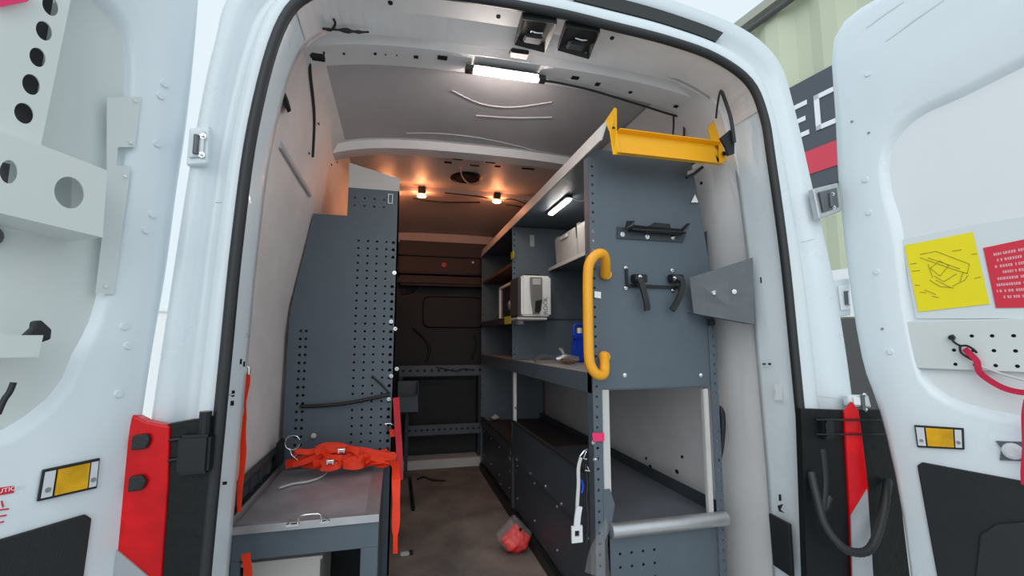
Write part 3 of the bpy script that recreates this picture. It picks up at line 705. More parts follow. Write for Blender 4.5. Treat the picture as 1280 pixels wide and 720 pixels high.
mb = MB().box(DX0 - .03, DX1 - .03, 2.34, 2.52, dz0 - .02, dz0 - .008, ch=.003); mb.box(DX0 + .02, DX0 + .05, 2.50, Y1 - .014, dz0 - .04, dz0 - .015); mb.obj('mounting_shelf', 'offwhite', dv)
# white framed box on the far shelf
rd = thing('framed_unit', (.74, 2.83, 1.105), 'pale framed unit with a dark front standing on the brown far shelf', 'box')
xa, ya, yb, za_, zb_ = SX + .022, 2.665, 3.02, 1.109, 1.335
mb = MB()
mb.box(xa, xa + .016, ya, ya + .016, za_, zb_); mb.box(xa, xa + .016, yb - .016, yb, za_, zb_); mb.box(xa, xa + .016, ya + .016, yb - .016, za_, za_ + .016); mb.box(xa, xa + .016, ya + .016, yb - .016, zb_ - .016, zb_)
mb.obj('front_frame', 'device_white', rd)
B(xa + .018, xa + .19, ya + .003, yb - .003, za_, zb_ - .004).obj('unit_body', 'device_white', rd)
B(xa + .010, xa + .016, ya + .016, yb - .016, za_ + .016, zb_ - .016).obj('dark_front', 'screen_dark', rd)
mb = MB().sphere((xa + .006, ya + .08, za_ + .085), .03, 0, (.4, 1, 1)); mb.obj('bright_fitting', 'alu', rd)
mb = MB().box(SX - .008, SX - .003, Y1 + .01, Y1 + .16, 1.075, 1.12); tag(mb.obj('shelf_label', 'label_yellow'), 'yellow-green label on the lip of the brown far shelf', 'label')
mb = MB(); q = at(641, 319, X=SX - .004); mb.box(q.x - .004, q.x, q.y - .03, q.y + .03, q.z - .022, q.z + .022, ch=.0015); tag(mb.obj('corner_tag', 'label_yellow'), 'small yellow-green tag high on the divider post', 'label')
# white bracket bits high on the divider
mb = MB(); q = at(665, 301, Y=Y1 - .004); mb.box(q.x - .014, q.x + .014, q.y - .004, q.y + .002, q.z - .035, q.z + .035, ch=.001); tag(mb.obj('blank_sticker', 'screen'), 'small pale sticker on the dark divider above the label printer', 'sticker')
# clear bins
binp = None
for k in range(3):
    y_ = 1.64 + k * .335
    t = bpy.data.objects.new('clear_parts_bin', None); C.objects.link(t); t.location = (1.01, y_, 1.403)
    tag(t, ['clear plastic bin on the high shelf, nearest the end panel', 'clear plastic bin on the high shelf, middle one of the three', 'clear plastic bin on the high shelf, against the divider'][k], 'bin', 'clear bins on the high shelf')
    if binp is None:
        mb = MB()
        mb.slab([(.89, y_ - .155, 1.403), (.89, y_ + .155, 1.403), (.88, y_ + .155, 1.56), (.88, y_ - .155, 1.56)], (.003, 0, 0))
        mb.box(.89, 1.10, y_ - .158, y_ - .155, 1.403, 1.58); mb.box(.89, 1.10, y_ + .155, y_ + .158, 1.403, 1.58); mb.box(1.097, 1.10, y_ - .155, y_ + .155, 1.403, 1.58); mb.box(.89, 1.10, y_ - .155, y_ + .155, 1.403, 1.407)
        c1 = mb.obj('bin_shell', 'clear_plastic', t)
        mb = MB()
        for j in range(10): mb.box(.90 + .02 * random.random(), 1.08, y_ - .14 + j * .029, y_ - .118 + j * .029, 1.408, 1.46 + .06 * random.random(), ch=.002)
        c2 = mb.obj('packets', 'reflector_white', t)
        mb = MB(); mb.box(.872, .881, y_ - .05, y_ + .05, 1.53, 1.55, ch=.002); c3 = mb.obj('pull_tab', 'offwhite', t)
        binp = (c1, c2, c3)
    else:
        for c in binp:
            d = c.copy(); C.objects.link(d); d.parent = t
# blue bottle, knife, pliers
q = at(725, 446, Y=2.22)
t = thing('blue_bottle', (q.x, q.y, .867), 'blue plastic bottle with a carry handle, on the worktop behind the yellow handle', 'bottle')
w = .055
mb = MB(); r = w
mb.box(q.x - .040, q.x + .045, q.y - .03, q.y + .03, .868, .985, ch=.012)
mb.box(q.x - .038, q.x + .03, q.y - .025, q.y + .025, .98, 1.015, ch=.01)
mb.obj('bottle_body', 'blue_plastic', t)
mb = MB(); mb.tube(crom([(q.x - .028, q.y, 1.0), (q.x - .03, q.y, 1.04), (q.x - .02, q.y, 1.058), (q.x + .02, q.y, 1.058), (q.x + .036, q.y, 1.04), (q.x + .036, q.y, .98)], 4), .009, 8); mb.obj('carry_handle', 'blue_plastic', t)
mb = MB(); mb.lathe((q.x - .0, q.y, 1.012), (0, 0, 1), [(0, .014), (.025, .014), (.03, .011)], 12); mb.obj('cap', 'device_white', t)
mb = MB(); mb.ribbon(crom([Vector((at(x, 446, Y=2.2).x, 2.2, .876 + h)) for x, h in ((668, .0), (674, .02), (682, .026), (690, .018), (698, .0))], 4), .03, .012, (0, 1, .1))
tag(mb.obj('hand_tool', 'galv'), 'grey metal hand tool lying on the worktop below the label printer', 'tool')
q = at(708, 449, Y=2.06)
t = thing('hand_tool', (q.x, q.y, .867), 'pale tool with a brown grip on the worktop beside the blue bottle', 'tool')
mb = MB(); mb.tube([(q.x - .05, q.y, .890), (q.x - .01, q.y - .01, .897), (q.x + .06, q.y, .89)], [.010, .018, .012], 10); mb.tube([(q.x + .0, q.y + .02, .90), (q.x - .015, q.y + .02, .935), (q.x - .03, q.y + .02, .94)], [.011, .010, .007], 8); mb.obj('tool_head', 'alu', t)
mb = MB(); mb.tube([(q.x - .03, q.y - .02, .884), (q.x - .005, q.y - .07, .882), (q.x + .0, q.y - .10, .880)], [.012, .010, .006], 8); mb.obj('grip', 'brown_board', t)
# yellow grab handle
t = thing('grab_handle', (.64, 1.40, .87), 'chunky orange-yellow grab handle on the front corner of the near shelving', 'handle')
A = lambda x, y, Y: at(x, y, Y=Y)
mb = MB(); mb.tube(crom([A(757, 344, 1.436), A(757, 328, 1.40), A(754, 318, 1.38), A(746, 318, 1.37), A(738, 327, 1.37), A(735, 342, 1.37), A(735, 390, 1.37), A(736, 440, 1.37), A(738, 456, 1.37), A(745, 467, 1.37), A(754, 468, 1.38), A(756, 458, 1.40), A(755, 445, 1.436)], 5), .0165, 12)
mb.obj('bar', 'yellow_handle', t)
singles('mounting_foot', 'yellow_handle', t, [(lambda mb, q=q: mb.lathe(q, (0, -1, 0), [(0, .02), (.012, .018)], 14)) for q in (A(757, 343, 1.445), A(755, 446, 1.445))])
# yellow tray
t = thing('yellow_ladder_bracket', (.92, 1.34, 1.64), 'bright yellow steel channel bracket on top of the near shelving, under the roof', 'bracket')
TY = 1.345
def T(x, y, Y=TY): return at(x, y, Y=Y)
mb = MB(); mb.slab([T(771, 166), T(898, 182), T(899, 206), T(768, 192)], (0, .003, 0)); mb.obj('web', 'yellow_coat', t)
mb = MB(); a_, b_ = T(771, 166), T(898, 182); mb.slab([a_, b_, b_ + Vector((0, -.022, .004)), a_ + Vector((0, -.022, .004))], (0, 0, .003)); mb.obj('upper_flange', 'yellow_coat', t)
mb = MB(); a_, b_ = T(768, 192), T(899, 206); mb.slab([a_, b_, b_ + Vector((0, -.028, -.003)), a_ + Vector((0, -.028, -.003))], (0, 0, -.003)); mb.obj('lower_flange', 'yellow_coat', t)
mb = MB(); mb.slab([T(756, 152), T(768, 134), T(771, 136), T(771, 162), T(776, 193, 1.33), T(766, 193, 1.32), T(762, 165)], (.003, .004, 0)); mb.obj('end_plate', 'yellow_coat', t)
mb = MB(); mb.slab([T(890, 180), T(885, 160), T(893, 150), T(897, 152), T(898, 172), T(910, 187), T(907, 200), T(898, 206)], (.0, .004, 0)); mb.obj('end_plate', 'yellow_coat', t)
bolts(t, [(T(767, 160, 1.34), (0, -1, 0), .003, .003), (T(905, 192, 1.338), (0, -1, 0), .005, .006)], 'bolt', 'black_metal')
mb = MB(); mb.slab([at(x, y, Y=1.24) for x, y in ((901, 172), (913, 162), (918, 178), (918, 192), (911, 194), (908, 184))], (0, .01, 0)); tag(mb.obj('rubber_block', 'black_plastic'), 'black rubber block at the wall end of the yellow bracket', 'block')
mb = MB(); L = [at(x, y, Y=Y_) for x, y, Y_ in ((895, 148, 1.30), (897, 130, 1.27), (901, 114, 1.22), (908, 130, 1.23), (914, 150, 1.23), (918, 178, 1.23))]; mb.tube(crom(L, 4), [.0035] * 8 + [.006] * 13, 7)
tag(mb.obj('wall_hose', 'rubber'), 'black looped hose hanging above the yellow bracket end', 'hose')
mb = MB(); mb.tube([at(x, y, Y=1.36) for x, y in ((858, 222), (868, 217), (878, 209))], .006, 6); tag(mb.obj('bracket_stay', 'black_metal'), 'short black stay just below the yellow bracket', 'stay')
mb = MB().slab([at(x, y, Y=1.42) for x, y in ((860, 214), (878, 207), (866, 219), (860, 222))], (0, .004, 0)); tag(mb.obj('white_gusset', 'offwhite'), 'small white gusset under the yellow bracket', 'bracket')
mb = MB().slab([at(x, y, Y=1.44) for x, y in ((864, 253), (869, 243), (873, 253))], (0, .002, 0)); tag(mb.obj('triangle_tag', 'sign_white'), 'small white triangular tag on the upper corner of the end panel', 'tag')
# hook rails on end panel
t = thing('hook_rail', (.90, Y0 - .02, 1.33), 'black toothed hook bracket, upper one on the blank grey end panel', 'hook rail', 'black hook brackets on the end panel')
P = lambda x, y, o=0.0: at(x, y, Y=Y0 - o)
mb = MB(); mb.slab([P(771, 284, .002), P(858, 290, .002), P(853, 303, .002), P(771, 298, .002)], (0, -.004, 0)); mb.obj('back_plate', 'grey_dark', t)
mb = MB(); mb.slab([P(782, 286, .03), P(784, 276, .04), P(794, 276, .04), P(793, 281, .04), P(810, 283, .04), P(818, 278, .04), P(838, 280, .04), P(838, 285, .04), P(852, 286, .04), P(859, 279, .04), P(863, 279, .04), P(861, 286, .04), P(850, 293, .03), P(810, 290, .03), P(790, 287, .03)], (0, .006, 0)); 
mb.box(P(784, 288).x, P(850, 291).x, Y0 - .036, Y0 - .004, P(800, 291).z, P(800, 290).z + .003)
mb.obj('toothed_shelf', 'black_metal', t)
bolts(t, [(P(x, y, .006), (0, -1, 0), .005, .006) for x, y in ((778, 293), (809, 296), (841, 297))])
t = thing('hook_rail', (.90, Y0 - .02, 1.08), 'black bar with two drooping rubber hooks, lower bracket on the blank grey end panel', 'hook rail', 'black hook brackets on the end panel')
mb = MB(); mb.slab([P(783, 355, .004), P(851, 358, .004), P(851, 361, .004), P(783, 359, .004)], (0, -.006, 0)); mb.box(P(781, 350).x, P(784, 350).x, Y0 - .008, Y0 - .003, P(780, 360).z, P(780, 336).z); mb.obj('bar', 'black_metal', t)
for (xa, sgn) in ((797, 1), (843, -1)):
    mb = MB()
    if sgn > 0: L = [P(794, 347, .03), P(800, 350, .035), P(804, 362, .035), P(808, 377, .035), P(809, 388, .03)]
    else: L = [P(840, 347, .03), P(851, 349, .035), P(853, 358, .035), P(849, 372, .035), P(840, 388, .03)]
    mb.ribbon(crom(L, 4), .020, .010, (1, 0, .2)); mb.obj('rubber_hook', 'rubber', t)
    mb = MB(); q = P(xa + 1, 348, .02); mb.box(q.x - .022, q.x + .03, q.y - .012, q.y + .016, q.z - .014, q.z + .014, ch=.003); mb.obj('hook_block', 'black_metal', t)
bolts(t, [(P(x, y, .003), (0, -1, 0), .004, .006) for x, y in ((782, 335), (782, 360), (840, 338), (841, 363))] + [(P(x, y, .035), (0, -1, 0), .004, .006) for x, y in ((800, 346), (843, 348))])
# galvanised guard plate
GA, GB = 1.41, 1.21
t = thing('guard_plate', (1.05, 1.3, 1.0), 'folded galvanised steel plate with two nuts between end panel and white pillar', 'plate')
c4 = [at(862, 347, Y=GA), at(941, 322, Y=GB + .06), at(943, 406, Y=GB + .06), at(867, 392, Y=GA)]
mb = MB().slab(c4, (.003, .003, 0)); mb.obj('face', 'galv', t)
mb = MB().slab([c4[3], c4[2], c4[2] + Vector((-.01, .03, .004)), c4[3] + Vector((.0, .035, .004))], (0, 0, .002)); mb.obj('lower_flange', 'grey_dark', t)
gn = (c4[1] - c4[0]).cross(c4[3] - c4[0]).normalized(); gn = gn if gn.y < 0 else -gn
for x, y, rr in ((893, 367, .010), (918, 365, .015)):
    mb = MB(); q = atp(x, y, c4[0], gn); mb.lathe(q, gn, [(0, rr), (.002, rr)], 16); mb.lathe(q, gn, [(.002, rr * .62), (.009, rr * .62), (.010, rr * .5)], 6); mb.lathe(q, gn, [(.009, rr * .3), (.014, rr * .28)], 10); mb.obj('nut', 'chrome', t)
mb = MB(); q = at(892, 403, Y=1.42); mb.box(q.x - .02, q.x + .01, q.y, q.y + .01, q.z - .012, q.z + .012, ch=.003); tag(mb.obj('rubber_buffer', 'black_plastic'), 'small black buffer under the galvanised plate', 'buffer')
# white price sticker & pink tape
mb = MB().slab([P(743, 364, .006), P(751, 365, .006), P(751, 373, .006), P(743, 372, .006)], (0, -.001, 0)); tag(mb.obj('paper_sticker', 'sign_white'), 'tiny white sticker beside the yellow handle', 'sticker')
mb = MB().slab([P(740, 541, .008), P(755, 541, .008), P(755, 551, .008), P(741, 552, .008)], (0, -.002, 0)); tag(mb.obj('pink_tape', 'pink'), 'square of bright pink tape on the near shelving post', 'tape')
# bundle of blue-black cable behind rear post
mb = MB(); mb.tube(crom([at(x, y, Y=1.47) for x, y in ((896, 508), (901, 512), (903, 530), (902, 560), (899, 580))], 4), [.004, .005, .008, .009, .01, .012, .012, .012, .012, .011, .01, .009, .008, .007, .006, .005, .004], 7)
tag(mb.obj('cable_bundle', 'black_plastic'), 'dark cable bundle tucked behind the rear post of the near shelving', 'cable')
# hanging tool strap
t = thing('hanging_gauge', at(720, 570, Y=1.43), 'pale strap with a square buckle hanging from bright clips on the near post', 'strap')
mb = MB(); mb.ribbon(crom([at(x, y, Y=1.425) for x, y in ((726, 572), (723, 585), (723, 605), (722, 622), (721, 640))], 4), .011, .003, (1, 0, 0)); mb.obj('webbing', 'offwhite', t)
mb = MB(); mb.ribbon([at(x, y, Y=1.42) for x, y in ((724, 633), (722, 645), (721, 657))], .020, .006, (1, 0, 0)); q = at(721, 667, Y=1.42)
for a1, a2, b1, b2 in ((-.018, -.008, -.026, .024), (.008, .018, -.026, .024), (-.008, .008, .010, .024), (-.008, .008, -.026, -.008)): mb.box(q.x + a1, q.x + a2, q.y - .004, q.y + .003, q.z + b1, q.z + b2)
mb.obj('buckle', 'reflector_white', t)
mb = MB(); mb.tube([at(x, y, Y=1.43) for x, y in ((726, 575), (725, 570), (730, 564), (734, 561), (729, 573), (733, 574))], .0035, 6); mb.tube([at(x, y, Y=1.43) for x, y in ((734, 583), (737, 589), (731, 588))], .003, 6); mb.obj('wire_clip', 'chrome', t)
mb = MB(); mb.tube([at(x, y, Y=1.43) for x, y in ((727, 600), (729, 609), (727, 616))], .004, 6); mb.obj('blue_tie', 'blue_plastic', t)
mb = MB(); mb.tube(crom([at(x, y, Y=1.434) for x, y in ((731, 580), (734, 600), (733, 625), (735, 650), (733, 680))], 4), .003, 6); mb.obj('black_lace', 'rubber', t)
# plastic film bag on post foot
mb = MB(); L = [[at(x, y, Y=1.435) for x, y in ((757, 645), (744, 672), (736, 690), (731, 715))], [at(x, y, Y=1.40) for x, y in ((759, 650), (752, 675), (748, 695), (745, 720))], [at(x, y, Y=1.435) for x, y in ((760, 655), (760, 680), (761, 700), (763, 722))]]
mb.loft([crom(r_, 3) for r_ in L]); o = mb.obj('plastic_film', 'bag_film'); tag(o, 'clear plastic film wrapped round the foot of the near shelving post', 'film')

# floor items --------------------------------------------------
t = thing('red_package', (.58, 2.18, 0), 'bright red item in a clear plastic bag lying on the van floor', 'package')
c_ = at(641, 678, Y=2.18)
def lump(c, rx, ry, rz, jit, cut=0):
    mb = MB(); bm = bmesh.new(); bmesh.ops.create_icosphere(bm, subdivisions=3, radius=1); bm.verts.index_update()
    rn = random.Random(5)
    vs = []
    for v in bm.verts:
        k = 1 + jit * (math.sin(v.co.x * 7 + 1) * math.cos(v.co.z * 6) + .5 * math.sin(v.co.y * 9 + v.co.z * 11))
        p = Vector((v.co.x * rx, v.co.y * ry, v.co.z * rz)) * k
        if p.z > 0: p.x *= 1 - .55 * p.z / rz; p.y *= 1 - .5 * p.z / rz
        vs.append(Vector(c) + p)
    mb.add(vs, [[v.index for v in f.verts] for f in bm.faces], 0, False); bm.free(); return mb
zc = .063
mb = lump((.563, 2.16, .066), .066, .05, .060, .10); mb.obj('red_item', 'red_tool', t)
mb = lump((.556, 2.165, .086), .078, .068, .078, .09); mb.obj('clear_bag', 'bag_film', t)
mb = MB().lathe((.572, 2.105, .125), (0, -1, .4), [(0, .008), (.004, .007)], 8); mb.obj('bag_hole', 'dark_hole', t)
mb = MB().box(.035, .055, at(513, 593, Z=.05).y * 0 + 2.35, 2.75, .0, .012, ch=.002); 
q1, q2 = at(514, 638, Z=.006), at(514, 596, Z=.006)
mb = MB().box(q1.x, q1.x + .022, q1.y, q2.y, 0.001, .014, ch=.002); tag(mb.obj('floor_bar', 'black_metal'), 'thin black bar lying along the floor beyond the bench', 'bar')
mb = MB().tube(crom([at(x, y, Z=.007) for x, y in ((522, 599), (530, 596), (540, 600), (557, 601))], 4), .006, 6); tag(mb.obj('floor_cable', 'rubber'), 'short black cable lying on the floor near the bulkhead', 'cable')
q = at(506, 694, Z=.0); t = thing('door_stop', (q.x, q.y, 0), 'small pale and black fitting on the floor beside the bench', 'fitting')
mb = MB().box(q.x - .02, q.x + .02, q.y - .01, q.y + .01, .0, .014, ch=.003); mb.obj('pale_body', 'offwhite', t)
mb = MB().lathe((q.x + .028, q.y, .0), (0, 0, 1), [(0, .01), (.018, .009)], 10); mb.obj('rubber_end', 'rubber', t)
q = at(616, 522, Z=.385); q = Vector((q.x + .01, min(q.y, 3.49), q.z)); mb = lump((q.x, q.y, .397), .032, .03, .019, .1)
tag(mb.obj('crumpled_tissue', 'offwhite'), 'crumpled white tissue on the low dark shelf of the far unit', 'tissue')

# ================================================================ LAMPS, SPEAKERS, CEILING FITTINGS
def on_ceiling(x, y, dz=.0): 
    z = 1.9
    for _ in range(6): q = at(x, y, Z=z); z = cz(q.x) - dz
    return q
a_ = on_ceiling(592, 89, .058); b_ = on_ceiling(672, 100, .058)
t = thing('led_strip_lamp', (a_ + b_) / 2, 'bright white LED strip lamp under the roof rib near the rear', 'lamp')
mb = MB(); d = (b_ - a_).normalized(); mb.tube([a_, b_], .009, 10); mb.obj('diffuser', 'led_white', t)
mb = MB(); mb.box(a_.x - .028, a_.x - .002, a_.y - .012, a_.y + .012, a_.z - .006, a_.z + .016, ch=.002); mb.box(b_.x + .002, b_.x + .028, b_.y - .012, b_.y + .012, b_.z - .006, b_.z + .016, ch=.002); mb.box(a_.x, b_.x, a_.y - .020, a_.y + .020, a_.z + .010, a_.z + .016); mb.obj('end_cap_shield', 'black_plastic', t)  # end caps, plus a top strip widened to shield the roof from the glow
# small LED under the shelf roof
a_ = at(688, 268, Z=1.635); b_ = at(711, 250, Z=1.635); xm = (a_.x + b_.x) / 2
t = thing('shelf_lamp', (xm, (a_.y + b_.y) / 2, 1.64), 'small white LED bar under the top of the near shelving', 'lamp')
B(xm - .012, xm + .012, b_.y, a_.y, 1.632, 1.640).obj('diffuser', 'led_small', t)
B(xm - .016, xm + .016, b_.y - .02, a_.y + .02, 1.641, 1.654, ch=.003).obj('housing', 'black_plastic', t)
mb = MB().tube(crom([(xm + .01, b_.y - .01, 1.645), (xm + .05, b_.y - .05, 1.62), (xm + .09, b_.y - .12, 1.64), (xm + .12, b_.y - .2, 1.60)], 5), .004, 6); tag(mb.obj('lamp_wire', 'offwhite'), 'white looped wire running from the small shelf lamp', 'wire')
# orange marker lamps
for k, (x, y) in enumerate(((527, 245), (621, 252), (499, 243))):
    if k < 2: q = on_ceiling(x, y, .06)
    else: q = Vector((-.06, 2.83, 1.845))
    if k == 2: q = at(499, 243, Y=2.85); q = Vector((q.x - .06, 2.85, cz(q.x) - .06))
    t = thing('orange_lamp', q, ['small glowing orange lamp on the roof, nearer the tall cabinet', 'small glowing orange lamp on the roof, nearer the shelving', 'small glowing orange lamp hidden behind the tall cabinet top'][k], 'lamp', 'orange roof lamps')
    mb = MB().sphere(q, .015, 0, (1.9, 1.1, .8)); mb.obj('bulb', 'lamp_orange', t)
    mb = MB().box(q.x - .022, q.x + .022, q.y - .016, q.y + .016, q.z + .012, q.z + .070, ch=.003); mb.obj('lamp_base', 'black_plastic', t)
mb = MB()
mb.tube(crom([on_ceiling(x, y, .04) for x, y in ((556, 241), (575, 243), (600, 246), (614, 249))], 4), .004, 6)
mb.tube(crom([on_ceiling(x, y, .04) for x, y in ((630, 250), (640, 249), (650, 252), (658, 255))], 4), .004, 6)
mb.tube(crom([on_ceiling(x, y, .04) for x, y in ((632, 256), (642, 257), (652, 259))], 4), .004, 6)
mb.tube(crom([on_ceiling(x, y, .04) for x, y in ((516, 248), (535, 251), (560, 253), (600, 253))], 4), .006, 6)
tag(mb.obj('lamp_cable', 'rubber'), 'black cable running along the roof between the orange lamps', 'cable')
# roof vent
q = on_ceiling(583, 222, .0)
t = thing('roof_vent', (q.x, q.y, q.z), 'round dark vent opening in the roof with a loose wire across it', 'vent')
mb = MB(); mb.lathe((q.x, q.y, q.z - .003), (0, 0, 1), [(0, .095), (.0, .07), (.012, .068), (.02, .04)][::-1], 20); 
mb = MB(); n_ = 24
o1 = [Vector((q.x + .095 * math.cos(2 * math.pi * k / n_), q.y + .105 * math.sin(2 * math.pi * k / n_), q.z - .004)) for k in range(n_)]
o2 = [Vector((q.x + .075 * math.cos(2 * math.pi * k / n_), q.y + .08 * math.sin(2 * math.pi * k / n_), q.z - .012)) for k in range(n_)]
mb.loft([o1, o2], close=True); mb.obj('collar', 'black_metal', t)
mb = MB(); o3 = [p + Vector((0, 0, .004)) for p in o2]; mb.add(o3, [list(range(n_))]); mb.obj('opening', 'dark_hole', t)
mb = MB().tube(crom([on_ceiling(x, y, .02) for x, y in ((576, 208), (577, 219), (584, 228), (595, 231), (604, 226), (607, 216))], 5), .0035, 6); mb.obj('loose_wire', 'offwhite', t)
# roof boxes (two black latch housings)
for k, cs in enumerate((((653, 22), (696, 28), (681, 64), (643, 54)), ((707, 32), (750, 38), (736, 72), (697, 61)))):
    c3 = [at(x, y, Z=1.908) for x, y in cs]; cc = sum(c3, Vector()) / 4
    t = thing('roof_catch', cc, ['black square recessed catch on the rear header, above the LED lamp', 'black square recessed catch on the rear header, nearer the yellow bracket'][k], 'catch', 'black catches on the rear header')
    mb = MB(); inn = [cc + (p - cc) * .78 + Vector((0, 0, .004)) for p in c3]; low = [p + Vector((0, 0, -.006)) for p in c3]
    up_ = [p + Vector((0, 0, .022)) for p in c3]; mb.loft([up_, low, inn], close=True, smooth=False); mb.add(inn, [[0, 1, 2, 3]]); mb.obj('housing', 'black_plastic', t)
    mb = MB(); mb.box(cc.x - .028, cc.x + .028, cc.y - .0, cc.y + .035, cc.z - .010, cc.z + .004, ch=.004); mb.obj('catch_block', 'grey_dark', t)
    mb = MB(); mb.tube([(cc.x - .018, cc.y - .022, cc.z - .008), (cc.x, cc.y - .026, cc.z - .014), (cc.x + .018, cc.y - .022, cc.z - .008)], .0035, 6); mb.obj('striker', 'chrome', t)
mb = MB(); q = at(649, 67, Z=1.90); mb.box(q.x - .03, q.x + .03, q.y - .012, q.y + .02, q.z - .006, q.z + .03, ch=.003); tag(mb.obj('junction_box', 'black_plastic'), 'small black junction box above the LED strip lamp', 'box')
mb = MB(); L = [on_ceiling(x, y, .045) for x, y in ((680, 101), (700, 104), (740, 113), (790, 128), (838, 143))]; L += [at(852, 147, Y=L[-1].y), at(855, 153, Y=L[-1].y), at(855, 172, Y=L[-1].y)]
mb.tube(crom(L, 4), .0045, 6); L2 = [at(x, y, Y=L[-1].y) for x, y in ((842, 145), (842, 158), (841, 172))]; mb.tube(L2, .004, 6)
tag(mb.obj('roof_cable', 'rubber'), 'black cable running from the LED lamp across the roof rib', 'cable')

# ================================================================ REAR DOORS
class Door:
    def __init__(s, h, deg, sgn):
        a = R(deg - 90); s.h = Vector((*h, 0)); s.d = Vector((sgn * math.sin(a), -math.cos(a), 0))
        s.n = Vector((-sgn * math.cos(a), -math.sin(a), 0)); s.z = Vector((0, 0, 1))
    def W(s, u, z, n=0.0): return s.h + s.d * u + s.n * n + s.z * z
    def A(s, x, y, n=0.0):      # pixel -> (u, z) on the plane offset n
        p = atp(x, y, s.h + s.n * n, s.n); return ((p - s.h).dot(s.d), p.z)
    def P(s, x, y, n=0.0): u, z = s.A(x, y, n); return s.W(u, z, n)
def door_mesh(D, edge, recess, top, width, name, label):
    """edge: (z, u) list of hinge edge; recess: closed list of (u, z)."""
    out = [(u, z) for z, u in edge]                       # bottom to top along the hinge edge
    out = [(p.x, p.z) for p in crom([Vector((u, 0, z)) for u, z in out], 6)]
    out += [(p.x, p.z) for p in crom([Vector((out[-1][0], 0, out[-1][1])), Vector((out[-1][0] + .02, 0, top - .05)), Vector((out[-1][0] + .07, 0, top - .01)), Vector((.18, 0, top)), Vector((.45, 0, top + .03)), Vector((width - .02, 0, top + .04)), Vector((width, 0, top + .02))], 5)][1:]
    out += [(width, z) for z in (1.8, 1.4, 1.0, .6, .2, edge[0][0])] + [(width * .5, edge[0][0])]
    rc = [(p.x, p.z) for p in crom([Vector((u, 0, z)) for u, z in recess + [recess[0]]], 5)][:-1]
    c = Vector((sum(u for u, z in rc) / len(rc), sum(z for u, z in rc) / len(rc)))
    N = 96
    def cast(poly, ang):
        dx, dz = math.cos(ang), math.sin(ang); best = None
        for i in range(len(poly)):
            (x1, z1), (x2, z2) = poly[i], poly[(i + 1) % len(poly)]
            ex, ez = x2 - x1, z2 - z1; den = dx * ez - dz * ex
            if abs(den) < 1e-9: continue
            t = ((x1 - c.x) * ez - (z1 - c.y) * ex) / den; w = ((x1 - c.x) * dz - (z1 - c.y) * dx) / den
            if t > 0 and -1e-6 <= w <= 1 + 1e-6 and (best is None or t > best): best = t
        return (c.x + dx * best, c.y + dz * best)
    angs = [2 * math.pi * k / N for k in range(N)]
    for cu, cz2 in ((out[0][0], out[0][1]), (width, edge[0][0]), (width, top + .02)):
        angs.append(math.atan2(cz2 - c.y, cu - c.x) % (2 * math.pi))
    angs.sort()
    O = [cast(out, a) for a in angs]; I = [cast(rc, a) for a in angs]
    def lerp(a, b, f): return (a[0] + (b[0] - a[0]) * f, a[1] + (b[1] - a[1]) * f)
    def sc(p, m):       # move towards the centre by m metres
        v = Vector((c.x - p[0], c.y - p[1])); l = v.length; return (p[0] + v.x / l * m, p[1] + v.y / l * m)
    mb = MB()
    rows = [[D.W(*sc(p, .004), -.045) for p in O], [D.W(*p, -.038) for p in O], [D.W(*p, -.012) for p in O], [D.W(*sc(p, .012), -.002) for p in O], [D.W(*sc(p, .035), .002) for p in O],
            [D.W(*sc(p, -.022), .002) for p in I], [D.W(*sc(p, -.010), -.002) for p in I], [D.W(*p, -.012) for p in I], [D.W(*sc(p, .006), -.018) for p in I]]
    mb.loft(rows, close=True)
    mb.add(rows[0], [list(range(len(rows[0])))])
    dobj = struct(mb.obj(name, 'white_paint')); dobj['label'] = label
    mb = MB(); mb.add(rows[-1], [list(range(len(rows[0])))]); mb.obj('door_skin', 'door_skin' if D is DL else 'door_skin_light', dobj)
    return dobj
DL = Door((-.50, 1.20), 125, -1)
DR = Door((1.40, 1.17), 110, 1)
eL = [(-.1, .060), (.2, .056), (.52, .050), (.65, .042), (.92, .028), (1.13, .012), (1.32, .004), (1.50, -.006), (1.70, -.010), (1.90, -.008)]
rl = [DL.A(x, y) for x, y in ((127, 0), (157, 33), (165, 80), (163, 130), (158, 200), (148, 280), (135, 350), (118, 410), (101, 440), (78, 490), (31, 530), (0, 545))]
rl += [(.45, rl[-1][1] - .03), (.62, .80), (.70, .95), (.71, 1.4), (.68, 1.80), (.58, 1.92), (.42, 1.95), DL.A(60, -48), DL.A(100, -26)]
rl = rl[::-1]
dl = door_mesh(DL, eL, rl, 2.05, .78, 'door_1', 'open white rear door carrying the pipe rack')
eR = [(-.1, .125), (.33, .112), (.55, .10), (.77, .072), (.91, .041), (1.165, .023), (1.487, .016), (1.715, .022), (1.95, .025)]
rr_ = [DR.A(x, y) for x, y in ((1280, 77), (1200, 117), (1150, 140), (1120, 167), (1107, 200), (1110, 240), (1123, 287), (1133, 380), (1147, 455), (1162, 483), (1201, 506), (1280, 524))]
rr_ += [(.55, .77), (.68, .85), (.73, 1.0), (.735, 1.5), (.735, 1.78), (.70, 1.87), (.60, 1.90), DR.A(1400, 34), DR.A(1340, 49)]
rr_ = [rr_[-1]] + rr_[:-1]
dr = door_mesh(DR, eR, rr_[::-1], 2.07, .80, 'door_2', 'open white rear door carrying the safety stickers and pegboard')
